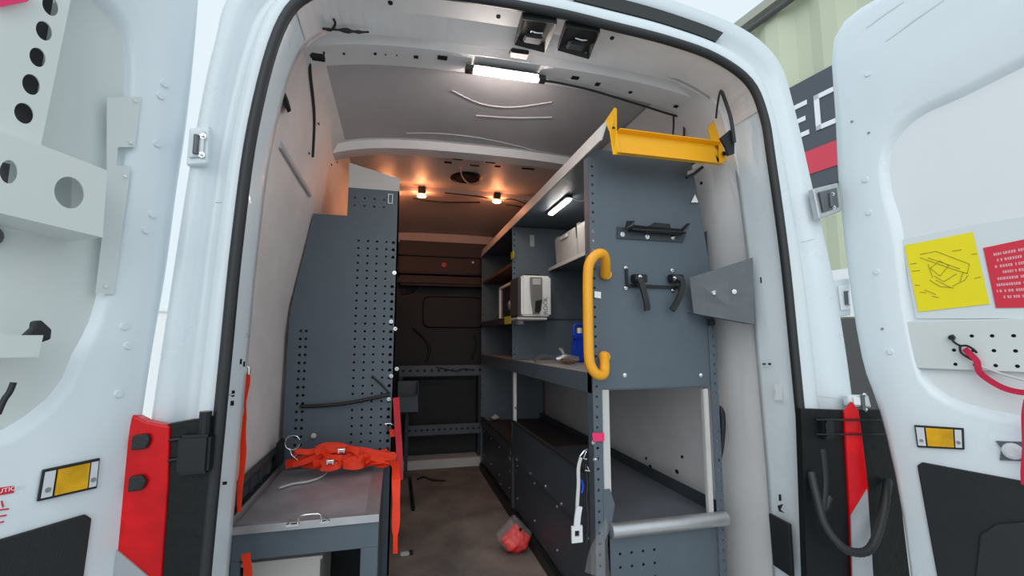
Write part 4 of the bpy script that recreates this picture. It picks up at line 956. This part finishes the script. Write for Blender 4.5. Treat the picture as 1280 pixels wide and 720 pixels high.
# reflectors
def reflector(D, cs, par):
    c3 = [D.P(x, y, .004) for x, y in cs]; n = D.n
    def bil(u, v): return (c3[0] * (1 - u) + c3[1] * u) * (1 - v) + (c3[3] * (1 - u) + c3[2] * u) * v
    mb = MB().slab([bil(0, 0), bil(1, 0), bil(1, 1), bil(0, 1)], n * .004); o = mb.obj('reflector', 'black_plastic', par, bevel=.0015)
    mb = MB().slab([bil(.25, .09) + n * .005, bil(.80, .09) + n * .005, bil(.80, .91) + n * .005, bil(.25, .91) + n * .005], n * .002); mb.obj('amber_lens', 'amber', o)
    mb = MB()
    for u0, u1 in ((.04, .21), (.83, .96)): mb.slab([bil(u0, .09) + n * .005, bil(u1, .09) + n * .005, bil(u1, .91) + n * .005, bil(u0, .91) + n * .005], n * .0015)
    mb.obj('clear_lens', 'reflector_white', o)
    mb = MB()
    for u0, v0 in ((.125, .68), (.895, .68)): mb.lathe(bil(u0, v0) + n * .0066, n, [(0, .0045), (.001, .0045)], 12)
    mb.obj('screw_mark', 'ink_grey', o)
reflector(DL, ((52, 587), (124, 572), (120, 610), (45, 627)), dl)
reflector(DR, ((1143, 531), (1205, 535), (1206, 562), (1147, 559)), dr)
# black lower panels
def lowpanel(D, pts, par, depth=.006):
    c3 = [D.W(u, z, .003) for u, z in pts]; mb = MB().slab(c3, D.n * depth); return mb.obj('lower_trim_panel', 'black_plastic', par, bevel=.004)
u0, z0 = DL.A(113, 638)
lowpanel(DL, [(u0 + .012, z0 - .002), (u0, z0 - .014), (u0 + .012, .3), (u0 + .02, -.02), (.72, -.02), (.72, z0 - .02), (.40, z0 - .004)], dl)
u0, z0 = DR.A(1147, 577)
lowpanel(DR, [(u0 + .012, z0 + .002), (u0, z0 - .010), (u0 + .012, .45), (u0 + .03, .2), (u0 + .03, -.02), (.74, -.02), (.74, z0 - .02), (.40, z0 - .003)], dr)
mb = MB(); pts = [DR.A(x, y, .01) for x, y in ((1225, 668), (1245, 655), (1300, 650), (1300, 760), (1215, 760))]; mb.slab([DR.W(u, z, .009) for u, z in pts], DR.n * .006); mb.obj('pull_recess', 'rubber', dr, bevel=.004)
# rubber plugs, screws on the doors
def discs(D, pts, par, name, material, r=.006, n=.002, h=.003):
    singles(name, material, par, [(lambda mb, p=p: mb.lathe(D.P(*p, n), D.n, [(0, r), (h, r * .8)], 12)) for p in pts])
discs(DL, ((205, 105), (200, 120), (196, 180), (190, 268), (182, 288), (160, 432), (155, 408), (148, 492)), dl, 'body_plug', 'white_paint', .009, .002, .004)
discs(DL, ((168, 126), (162, 178), (155, 220), (131, 358)), dl, 'screw', 'chrome', .0045, .004, .004)
discs(DR, ((1085, 93), (1082, 225), (1086, 266), (1096, 340), (1113, 440)), dr, 'body_plug', 'white_paint', .009, .002, .004)
discs(DR, ((1065, 152), (1086, 166), (1103, 411)), dr, 'screw', 'ink_grey', .004, .002, .003)
# red caution print on left door
mb = MB(); mb.slab([DL.P(x, y, .0025) for x, y in ((-10, 611), (18, 607), (17, 616), (-10, 621))], DL.n * .0008); mb.obj('caution_label', 'paper_red', dl)
mb = MB()
for (p, q) in (((2, 626), (4, 634)), ((-4, 638), (11, 636)), ((-4, 646), (8, 644)), ((-4, 654), (5, 652))):
    a_, b_ = DL.P(*p, .003), DL.P(*q, .003); mb.tube([a_, b_], .0012, 5)
mb.obj('caution_print', 'paper_red', dl)
def dtext(D, s, x, y, size, tilt, material, par, n=.004):
    p = D.P(x, y, n); cu = bpy.data.curves.new('lettering', 'FONT'); cu.body = s; cu.size = size; cu.extrude = .0003; cu.align_x = 'CENTER'; cu.align_y = 'CENTER'; cu.materials.append(M[material])
    o = font_mesh('lettering', cu)
    xa = D.d if D is DR else -D.d
    m = Matrix((xa, Vector((0, 0, 1)), xa.cross(Vector((0, 0, 1))))).transposed().to_4x4(); o.matrix_world = Matrix.Translation(p - parent_loc(par)) @ m @ Matrix.Rotation(R(tilt), 4, 'Z'); o.parent = par
    return o
dtext(DL, 'CAUTION', 6, 613, .010, 0, 'sign_white', dl, .0036)
# pressed lines at the top of right door
mb = MB()
for p, q in (((1083, 35), (1130, 2)), ((1107, 52), (1180, 0))):
    mb.tube([DR.P(*p, .001), DR.P((p[0] + q[0]) / 2, (p[1] + q[1]) / 2 - 1, .0015), DR.P(*q, .001)], .005, 6, flat=.5)
mb.obj('pressed_line', 'door_skin', dr)
# stickers in clear pocket on door_2
NP = .001 - .014
def quad(D, cs, n0, t, name, material, par, **k):
    mb = MB().slab([D.P(x, y, n0) for x, y in cs], D.n * t); return mb.obj(name, material, par, **k)
t = thing('document_pocket', DR.P(1200, 345, -.014), 'clear plastic pocket on the open door holding yellow and red safety sheets', 'document pocket')
quad(DR, ((1127, 300), (1218, 281), (1300, 268), (1300, 398), (1145, 398)), -.016, .002, 'backing', 'pocket', t)
ys_ = thing('safety_sheet', DR.P(1183, 340, -.012), 'square yellow instruction sheet with a faint line drawing, on the open door', 'sheet', 'safety sheets on the open door')
quad(DR, ((1130.5, 307), (1216, 290), (1237, 380), (1148, 390)), -.0125, .0006, 'paper', 'paper_yellow', ys_)
mb = MB()
def ln(pts, r=.0009, D=DR, n=-.0112): mb.tube([D.P(x, y, n) for x, y in pts], r, 4)
for pts in (((1150, 318), (1170, 314), (1212, 330), (1209, 342), (1190, 336), (1150, 322)), ((1160, 322), (1200, 336)), ((1163, 335), (1175, 345), (1186, 332), (1175, 326), (1163, 335)), ((1168, 345), (1180, 352), (1196, 342)), ((1190, 358), (1206, 350), (1210, 344)),
            ((1170, 350), (1190, 360)), ((1162, 350), (1175, 358), (1192, 360)), ((1155, 362), (1170, 368)), ((1165, 370), (1174, 372)), ((1190, 314), (1202, 312)), ((1138, 330), (1146, 329)), ((1140, 339), (1150, 338)), ((1144, 356), (1150, 357)), ((1214, 318), (1221, 317)), ((1150, 365), (1158, 366)), ((1218, 348), (1226, 346)), ((1160, 330), (1166, 347)), ((1204, 340), (1200, 352))):
    ln(pts)
mb.obj('line_drawing', 'ink', ys_)
rs = thing('safety_sheet', DR.P(1265, 340, -.012), 'red instruction sheet with lines of white print, beside the yellow sheet', 'sheet', 'safety sheets on the open door')
quad(DR, ((1229, 310), (1300, 295), (1318, 384), (1245, 385)), -.0125, .0006, 'paper', 'paper_red', rs)
def bilr(u, v):
    c4_ = [DR.P(x, y, -.0117) for x, y in ((1229, 310), (1300, 295), (1318, 384), (1245, 385))]
    return (c4_[0] * (1 - u) + c4_[1] * u) * (1 - v) + (c4_[3] * (1 - u) + c4_[2] * u) * v
rn = random.Random(3); mb = MB()
for k, (u0_, u1_) in enumerate(((.16, .95), (.20, .92), (.14, .96), (.26, .90), (.14, .94), (.10, .95), (.08, .93), (.18, .80))):
    v = .12 + k * .098; u = u0_
    while u < u1_ - .03:
        w_ = rn.uniform(.03, .055)      # one unreadable printed character after another
        mb.slab([bilr(u, v), bilr(u + w_ * .72, v), bilr(u + w_ * .72, v + .042), bilr(u, v + .042)], DR.n * .0004)
        u += w_ * (1.0 if rn.random() < .8 else 1.7)
mb.obj('printed_lines', 'print_pale', rs)
# pegboard
t = thing('pegboard', DR.P(1210, 440, -.01), 'white perforated metal pegboard fixed low on the open door', 'pegboard')
pu0, pz1 = DR.A(1131, 403, -.006); pu1 = .70; pz0 = .90
hs = []
ub, zb = DR.A(1215, 420, -.006)
du = DR.A(1242, 418, -.006)[0] - ub; dz = .0385
for i in range(-1, 9):
    for j in range(-1, 5): 
        uu = ub + i * .0385 - pu0; zz = zb - j * dz - pz0
        if uu > .06 and 0 < zz: hs.append((uu, zz, .0048))
mb = MB(); o_ = DR.W(pu0, pz0, -.006)
mb.perf(DR.W(pu1, pz0, -.006), -DR.d, (0, 0, 1), pu1 - pu0, pz1 - pz0, [(pu1 - pu0 - a_, b_, r_) for a_, b_, r_ in hs], .003); mb.obj('perforated_sheet', 'door_skin', t)
mb = MB(); mb.slab([DR.W(pu0, pz1, -.006), DR.W(pu1, pz1, -.006), DR.W(pu1, pz1, -.016), DR.W(pu0, pz1, -.016)], (0, 0, .003)); mb.obj('top_fold', 'pocket', t)
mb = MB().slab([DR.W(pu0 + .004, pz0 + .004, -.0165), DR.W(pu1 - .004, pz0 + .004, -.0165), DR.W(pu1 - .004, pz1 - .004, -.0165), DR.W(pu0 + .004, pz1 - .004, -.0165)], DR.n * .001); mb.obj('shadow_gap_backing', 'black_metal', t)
# hook with red strap
t = thing('hooked_strap', DR.P(1205, 440, .0), 'crimson strap hanging in a loop from a black hook on the pegboard', 'strap')
mb = MB(); mb.tube(crom([DR.P(x, y, n_) for x, y, n_ in ((1190, 421, .0), (1192, 427, .008), (1200, 432, .012), (1208, 432, .014), (1216, 436, .016), (1221, 441, .012))], 4), .0028, 6); mb.tube(crom([DR.P(x, y, n_) for x, y, n_ in ((1200, 433, .012), (1201, 440, .012), (1207, 445, .012), (1216, 450, .01))], 4), .0028, 6); q = DR.P(1190, 422, -.001); mb.lathe(q, DR.n, [(0, .008), (.008, .007)], 8); mb.obj('black_hook', 'black_metal', t)
mb = MB(); mb.ribbon(crom([DR.P(x, y, n_) for x, y, n_ in ((1206, 436, .012), (1212, 442, .016), (1220, 450, .014), (1222, 456, .012), (1224, 464, .012), (1232, 472, .014), (1250, 483, .016), (1268, 489, .018), (1290, 492, .02))], 4), [.014][0], .004, DR.z + DR.d * .5)
mb.obj('webbing', 'crimson', t)
mb = MB(); mb.tube(crom([DR.P(x, y, n_) for x, y, n_ in ((1226, 458, .01), (1240, 463, .012), (1260, 470, .012), (1290, 478, .012))], 4), .003, 6); mb.obj('grey_lace', 'offwhite', t)
mb = MB(); mb.ribbon(crom([DR.P(x, y, .03) for x, y in ((1284, 500), (1281, 520), (1282, 560), (1280, 590), (1281, 606))], 4), .012, .003, DR.d); tag(mb.obj('door_strap', 'crimson'), 'crimson strap hanging straight down over the metal latch of the open door', 'strap')
# door latch
t = thing('door_latch', DR.P(1265, 562, .004), 'dark metal latch striker on the open door beside the amber reflector', 'latch')
quad(DR, ((1245, 551), (1300, 553), (1300, 577), (1250, 575), (1252, 560)), .003, .004, 'latch_plate', 'galv', t)
mb = MB(); mb.lathe(DR.P(1266, 564, .006), DR.n, [(0, .021), (.006, .019), (.008, .012)], 16); mb.obj('latch_boss', 'reflector_white', t)
# ---- pipe rack on left door
pr_ = thing('pipe_rack', DL.P(50, 180, .05), 'white sheet-metal pipe rack with big round holes on the open door', 'rack')
def ringplate(D, poly, circles, n0, t, hole_mat=None):
    """plate with round holes cut by triangulated fill"""
    bm = bmesh.new(); es = []
    def loop(pts):
        vs = [bm.verts.new(D.W(u, z, n0)) for u, z in pts]
        for i in range(len(vs)): es.append(bm.edges.new((vs[i], vs[(i + 1) % len(vs)])))
    loop(poly)
    for u, z, ru, rz in circles: loop([(u + ru * math.cos(2 * math.pi * k / 20), z + rz * math.sin(2 * math.pi * k / 20)) for k in range(20)])
    bmesh.ops.triangle_fill(bm, edges=es, use_beauty=True)
    ret = bmesh.ops.extrude_face_region(bm, geom=bm.faces[:])
    for v in [g_ for g_ in ret['geom'] if isinstance(g_, bmesh.types.BMVert)]: v.co += D.n * t
    bm.verts.index_update(); mb = MB(); mb.add([v.co.copy() for v in bm.verts], [[v.index for v in f.verts] for f in bm.faces]); bm.free(); return mb
SN = .05
def CI(x, y, n, rx, ry):
    u, z = DL.A(x, y, n); u1, _ = DL.A(x - rx, y, n); _, z1 = DL.A(x, y - ry, n); return (u, z, abs(u1 - u), abs(z1 - z))
strip = [DL.A(x, y, SN) for x, y in ((88, -3), (50, 182))]
poly = [strip[0], strip[1], (strip[1][0] + .14, strip[1][1] - .02), (strip[0][0] + .16, 1.90), (strip[0][0], 1.90)]
cir = [CI(62, 8, SN, 11, 12), CI(54, 39, SN, 11, 12), CI(46, 72, SN, 11, 12), CI(38, 106, SN, 12, 13), CI(29, 142, SN, 13, 13)]
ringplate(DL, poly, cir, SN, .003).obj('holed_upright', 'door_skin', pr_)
mb = MB().slab([DL.W(poly[0][0], poly[0][1], SN), DL.W(*poly[1], SN), DL.W(*poly[1], -.015), DL.W(poly[0][0], poly[0][1], -.015)], DL.d * .003); mb.obj('upright_return', 'door_skin', pr_)
mb = MB().slab([DL.W(poly[1][0] + .004, poly[1][1] + .02, .022), DL.W(poly[1][0] + .14, poly[1][1] + .02, .022), DL.W(poly[0][0] + .16, 1.9, .022), DL.W(poly[0][0] + .004, 1.9, .022)], DL.n * .002); mb.obj('dark_hole_sheet', 'device_grey', pr_)  # dark sheet added so the round holes read as shaded
# box arm
BN = .085
bc = [DL.A(x, y, BN) for x, y in ((-20, 158), (50, 182), (133, 214), (127, 297), (-20, 262))]
cir = [CI(10, 215, BN, 12, 15), CI(86, 241, BN, 20, 20)]
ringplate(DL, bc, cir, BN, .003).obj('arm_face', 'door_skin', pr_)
mb = MB(); 
for i, j in ((0, 1), (1, 2), (2, 3), (3, 4)):
    a_, b_ = bc[i], bc[j]; mb.slab([DL.W(*a_, BN), DL.W(*b_, BN), DL.W(*b_, -.014), DL.W(*a_, -.014)], (0, 0, .002) if i != 2 else DL.d * .002)
mb.obj('arm_returns', 'door_skin', pr_)
mb = MB(); cs = CI(10, 215, BN, 14, 17); mb.slab([DL.W(cs[0] - cs[2], cs[1] - cs[3], BN - .03), DL.W(cs[0] + cs[2], cs[1] - cs[3], BN - .03), DL.W(cs[0] + cs[2], cs[1] + cs[3], BN - .03), DL.W(cs[0] - cs[2], cs[1] + cs[3], BN - .03)], DL.n * -.002); mb.obj('dark_arm_sheet', 'device_grey', pr_)  # dark plate painting the shade inside the arm hole
quad(DL, ((133, 122), (176, 121), (168, 184), (147, 184), (145, 207), (163, 208), (142, 368), (119, 367), (127, 297), (133, 214)), .003, .002, 'side_flange', 'door_skin', pr_)
# lower tray
tr = thing('door_tray', DL.P(20, 450, .05), 'white sheet-metal tray low on the open door, below the pipe rack', 'tray')
TN = .08
tc_ = [DL.A(x, y, TN) for x, y in ((-20, 419), (53, 419), (47, 446), (-20, 448))]
mb = MB().slab([DL.W(u, z, TN) for u, z in tc_], DL.n * .003); mb.obj('tray_front', 'door_skin', tr)
a_, b_ = tc_[3], tc_[2]; mb = MB().slab([DL.W(*a_, TN), DL.W(*b_, TN), DL.W(*b_, -.014), DL.W(*a_, -.014)], (0, 0, .003)); mb.obj('tray_floor', 'door_skin', tr)
a_, b_ = tc_[1], tc_[2]; mb = MB().slab([DL.W(*a_, TN), DL.W(*b_, TN), DL.W(*b_, -.014), DL.W(*a_, -.014)], DL.d * .003); mb.obj('tray_end', 'door_skin', tr)
mb = MB(); mb.slab([DL.P(x, y, .05) for x, y in ((24, 420), (35, 410), (36, 402), (45, 400), (58, 412), (57, 424), (40, 430))], DL.n * .018); o = mb.obj('black_clamp', 'black_plastic', None, bevel=.003); tag(o, 'small black clamp sitting in the white door tray', 'clamp')
mb = MB(); mb.tube(crom([DL.P(x, y, .02) for x, y in ((17, 478), (12, 490), (5, 500), (-3, 518))], 4), .005, 6); tag(mb.obj('hanging_cable', 'rubber'), 'short black cable hanging below the white door tray', 'cord')
cir = [CI(-2, 292, .02, 12, 14)]
mb = MB(); mb.lathe(DL.W(cir[0][0], cir[0][1], -.012), DL.n, [(0, cir[0][3]), (.002, cir[0][3])], 18); mb.obj('panel_hole', 'device_grey', dl)
quad(DL, ((-8, -8), (40, -8), (34, 2), (0, 9), (-8, 10)), .06, .004, 'red_flag', 'pink', None); o = bpy.data.objects['red_flag']; tag(o, 'crimson cloth corner hanging at the top of the pipe rack', 'cloth')

# ================================================================ TAIL LIGHTS, LOWER JAMBS, HINGES (parts of the frame)
def jamb(pts, Y, t, name, material, bevel=0):
    mb = MB().slab([at(x, y, Y=Y) for x, y in pts], (0, t, 0)); return mb.obj(name, material, fr, bevel=bevel)
# left lower jamb
jamb(((203, 532), (268, 520), (262, 600), (252, 760), (180, 760), (192, 640)), 1.152, .03, 'jamb_trim', 'jamb_black')
tl = jamb(((165, 518), (182, 527), (212, 533), (210, 600), (200, 740), (130, 740), (138, 700), (145, 600)), 1.146, .03, 'tail_light', 'red_lens', .004)
mb = MB().slab([at(x, y, Y=1.142) for x, y in ((146, 688), (186, 722), (186, 780), (130, 780))], (0, .004, 0)); mb.obj('reversing_lens', 'white_lens', tl)
mb = MB().slab([at(x, y, Y=1.145) for x, y in ((168, 544), (187, 541), (190, 549), (185, 560), (166, 562))], (0, -.01, 0)); mb.slab([at(x, y, Y=1.145) for x, y in ((164, 595), (180, 592), (186, 600), (180, 611), (162, 614))], (0, -.01, 0)); mb.obj('door_buffer', 'black_plastic', tl, bevel=.003)
hg = MB(); hg.tube([at(x, y, Y=1.15) for x, y in ((185, 553), (215, 550), (245, 545), (258, 530))], .004, 6); hg.tube([at(x, y, Y=1.15) for x, y in ((172, 581), (205, 577), (225, 573), (240, 565))], .004, 6)
q = at(246, 560, Y=1.14); hg.box(q.x - .03, q.x + .03, q.y - .02, q.y + .02, q.z - .05, q.z + .03, ch=.006)
q = at(256, 532, Y=1.14); hg.lathe(q + Vector((0, 0, -.02)), (0, 0, 1), [(0, .012), (.05, .012)], 10)
hg.obj('check_arm', 'black_metal', fr)
# right lower jamb
jamb(((1001, 511), (1058, 513), (1108, 512), (1118, 560), (1142, 760), (1010, 760)), 1.143, .02, 'jamb_trim', 'jamb_black')
tl = jamb(((1056, 515), (1066, 502), (1074, 514), (1080, 560), (1086, 612), (1092, 760), (1068, 760), (1063, 640)), 1.134, .010, 'tail_light', 'red_lens', .003)
mb = MB().slab([at(x, y, Y=1.130) for x, y in ((1084, 612), (1088, 660), (1094, 760), (1067, 760), (1064, 645))], (0, .003, 0)); mb.obj('reversing_lens', 'white_lens', tl)
mb = MB()
for y in (525, 543): mb.tube([at(1020, y, Y=1.12), at(1050, y, Y=1.12), at(1105, y, Y=1.13)], .003, 6)
q = at(1030, 535, Y=1.14); mb.box(q.x - .02, q.x + .02, q.y - .02, q.y + .02, q.z - .03, q.z + .03, ch=.005)
q = at(1034, 527, Y=1.12); mb.box(q.x - .006, q.x + .006, q.y - .004, q.y + .004, q.z - .003, q.z + .003)
mb.obj('check_arm', 'black_metal', fr)
mb = MB().tube(crom([at(x, y, Y=Y_) for x, y, Y_ in ((1013, 590, 1.14), (1020, 620, 1.12), (1030, 655, 1.10), (1048, 680, 1.08), (1066, 690, 1.07), (1085, 688, 1.07), (1096, 670, 1.08), (1104, 640, 1.10), (1110, 600, 1.13))], 8), [.011 + .0012 * (i % 2) for i in range(65)], 10)
mb.obj('harness_sleeve', 'rubber', fr)
mb = MB(); mb.tube(crom([at(x, y, Y=1.15) for x, y in ((1026, 560), (1030, 600), (1028, 640), (1036, 620))], 4), .012, 8); mb.obj('jamb_hose', 'rubber', fr)
# upper hinges
def hinge(cs, Y, material, inner):
    c3 = [at(x, y, Y=Y) for x, y in cs]
    mb = MB().slab(c3, (0, .02, 0)); o = mb.obj('door_hinge', material, fr, bevel=.004)
    cc = sum(c3, Vector()) / len(c3)
    ins = [cc + (p - cc) * .68 + Vector((0, -.002, 0)) for p in c3]
    mb = MB().slab(ins, (0, -.005, 0)); mb.obj('hinge_leaf', inner, o, bevel=.002)
    mb = MB().tube([cc + Vector((0, -.010, -.025)), cc + Vector((0, -.010, .02))], .006, 8); mb.obj('hinge_pin', 'galv', o)
    mb = MB(); [mb.bolt(cc + Vector((.012, -.007, dz_)), (0, -1, 0), .004, .004) for dz_ in (-.025, .02)]; mb.obj('hinge_bolt', 'chrome', o)
hinge(((236, 160), (262, 156), (259, 204), (232, 206)), 1.165, 'white_paint', 'reflector_white')
hinge(((1016, 236), (1048, 228), (1052, 264), (1024, 274)), 1.15, 'alu', 'galv')
hinge(((1042, 350), (1062, 348), (1064, 394), (1048, 396)), 1.20, 'white_paint', 'sign_white')
hinge(((1060, 494), (1086, 494), (1090, 510), (1062, 508)), 1.15, 'white_paint', 'sign_white')

# ================================================================ OUTSIDE
gr = struct(B(-40, 40, -30, 60, -.72, -.70).obj('ground', 'concrete')); gr['label'] = 'concrete yard surface outside the van'
# clad building along the side
bd = Vector((math.sin(R(-8.6)), math.cos(R(-8.6)), 0)); bnrm = Vector((-bd.y, bd.x, 0))
bp0 = Vector((6.0, 3.0, 0))
def Bp(x, y, off=0.0): return atp(x, y, bp0 + bnrm * off, bnrm)
ztop = Bp(958, 17).z
zr0 = Bp(1030, 90).z; zr1 = Bp(1022, 225).z
bl = thing('warehouse', (6.0, 3.0, -.7), 'pale green corrugated warehouse beyond the open door, with a black sign', 'building')
mb = MB(); top_r = []; bot_r = []; n_ = 160; s0, s1 = -3.0, 14.0
for i in range(n_ + 1):
    s_ = s0 + (s1 - s0) * i / n_; ph = (i % 8); off = (0, .0, .05, .10, .10, .10, .05, .0)[ph] - .10
    p = bp0 + bd * s_ + bnrm * off; top_r.append(Vector((p.x, p.y, ztop))); bot_r.append(Vector((p.x, p.y, -.7)))
mb.loft([bot_r, top_r], smooth=False)
back = [p - bnrm * 4 for p in (bot_r[0], bot_r[-1], top_r[-1], top_r[0])]
mb.add([bot_r[0], back[0], back[3], top_r[0]], [(0, 1, 2, 3)]); mb.add([bot_r[-1], back[1], back[2], top_r[-1]], [(0, 1, 2, 3)])
mb.obj('cladding_wall', 'cladding', bl)
mb = MB(); a_ = bp0 + bd * s0; b_ = bp0 + bd * s1
mb.slab([Vector((a_.x, a_.y, ztop)) + bnrm * .12, Vector((b_.x, b_.y, ztop)) + bnrm * .12, Vector((b_.x, b_.y, ztop)) - bnrm * 4, Vector((a_.x, a_.y, ztop)) - bnrm * 4], (0, 0, .15)); mb.obj('roof_edge', 'cladding_trim', bl)
mb = MB(); mb.tube([Vector((a_.x, a_.y, ztop - .12)) + bnrm * .08, Vector((b_.x, b_.y, ztop - .12)) + bnrm * .08], .05, 8); mb.obj('gutter', 'device_grey', bl)
mb = MB().slab([Bp(x, y, .16) for x, y in ((1030, 398), (1100, 398), (1100, 520), (1030, 520))], bnrm * .03); mb.obj('side_door', 'device_grey', bl)
mb = MB().slab([Bp(x, y, .16) for x, y in ((1030, 340), (1100, 330), (1100, 396), (1030, 396))], bnrm * .03); mb.obj('door_canopy', 'sign_white', bl)
yw = bpy.data.objects.new('wall_gap_fill', None); C.objects.link(yw); yw.location = (-5, 7, -.7); struct(yw)['label'] = 'plain white wall added to keep the gap beside the pipe-rack door bright'  # added wall, covers the horizon so the gap stays blown-out white
B(-12, -1.9, 7, 7.2, -.7, 1.35).obj('wall_face', 'sign_white', yw); B(-12.02, -1.88, 6.96, 7.24, 1.35, 1.42, ch=.01).obj('coping', 'sign_white', yw)
# sign
sg = thing('wall_sign', Bp(1030, 160, .1), 'black sign board with white capital letters and a red stripe, on the green warehouse', 'sign')
ps = [(p - bp0).dot(bd) for p in (Bp(1060, 80, .1), Bp(985, 110, .1))]
zt_ = Bp(1037, 83, .1).z; zb_ = Bp(1040, 229, .1).z
def S(s_, z, n=.1): p = bp0 + bd * s_ + bnrm * n; return Vector((p.x, p.y, z))
sa, sb = -1.2, 6.5
mb = MB().slab([S(sa, zb_, .04), S(sb, zb_, .04), S(sb, zt_, .04), S(sa, zt_, .04)], bnrm * .06); mb.obj('board', 'sign_black_haze', sg)
zs1 = Bp(1043, 176, .11).z; zs0 = Bp(1044, 207, .11).z
mb = MB().slab([S(sa, zs0, .101), S(sb, zs0, .101), S(sb, zs1, .101), S(sa, zs1, .101)], bnrm * .01); mb.obj('red_stripe', 'sign_red', sg)
zl1 = Bp(1033, 112, .12).z; zl0 = Bp(1033, 158, .12).z; hgt = zl1 - zl0
def letters(parts, s_left):   # s decreases to the right as seen
    mb = MB()
    for poly in parts: mb.slab([S(s_left - u * hgt * LW, zl0 + v * hgt, .104) for u, v in poly], bnrm * .012)
    return mb
sD = (Bp(1018, 140, .12) - bp0).dot(bd)
k_ = .13; LW = 1.05
def rect(a, b, c, d): return [(a, c), (b, c), (b, d), (a, d)]
Dp = [rect(0, k_, 0, 1), rect(0, .55, 1 - k_, 1), rect(0, .55, 0, k_)]
arc = []; n_a = 8
for k in range(n_a):
    a0, a1 = R(-90 + 180 * k / n_a), R(-90 + 180 * (k + 1) / n_a)
    arc.append([(.5 + .35 * math.cos(a0), .5 + .5 * math.sin(a0)), (.5 + .35 * math.cos(a1), .5 + .5 * math.sin(a1)), (.5 + (.35 - k_) * math.cos(a1), .5 + (.5 - k_) * math.sin(a1)), (.5 + (.35 - k_) * math.cos(a0), .5 + (.5 - k_) * math.sin(a0))])
letters(Dp + arc, sD).obj('letter_d', 'sign_white', sg)
sE = (Bp(1009.5, 148, .12) - bp0).dot(bd) + .75 * hgt * LW
letters([rect(0, k_, 0, 1), rect(0, .75, 1 - k_, 1), rect(0, .68, .5 - k_ / 2, .5 + k_ / 2), rect(0, .75, 0, k_)], sE).obj('letter_e', 'sign_white', sg)

# ================================================================ LIGHT
w = bpy.data.worlds.new('world'); bpy.context.scene.world = w; w.use_nodes = True
nt = w.node_tree; bg = nt.nodes['Background']
tc = nt.nodes.new('ShaderNodeTexCoord'); nz = nt.nodes.new('ShaderNodeTexNoise'); nz.inputs['Scale'].default_value = 2.0
nt.links.new(tc.outputs['Generated'], nz.inputs['Vector'])
rp = nt.nodes.new('ShaderNodeValToRGB'); rp.color_ramp.elements[0].color = (.80, .97, 1.06, 1); rp.color_ramp.elements[1].color = (.98, 1.06, 1.12, 1)
nt.links.new(nz.outputs['Fac'], rp.inputs['Fac']); nt.links.new(rp.outputs['Color'], bg.inputs['Color'])
bg.inputs['Strength'].default_value = .88
sun = bpy.data.lights.new('sun', 'SUN'); sun.energy = 1.0; sun.angle = R(60); sun.color = (1, .98, .95)
so = bpy.data.objects.new('sun', sun); C.objects.link(so); so.rotation_euler = (R(62), 0, R(-22))
sc = bpy.context.scene
sc.view_settings.view_transform = 'Standard'; sc.view_settings.look = 'None'; sc.view_settings.gamma = 1; sc.view_settings.use_curve_mapping = False
sc.view_settings.exposure = 0.0
sc.cycles.use_denoising = True
sc.cycles.max_bounces = 10; sc.cycles.diffuse_bounces = 6; sc.cycles.transparent_max_bounces = 12
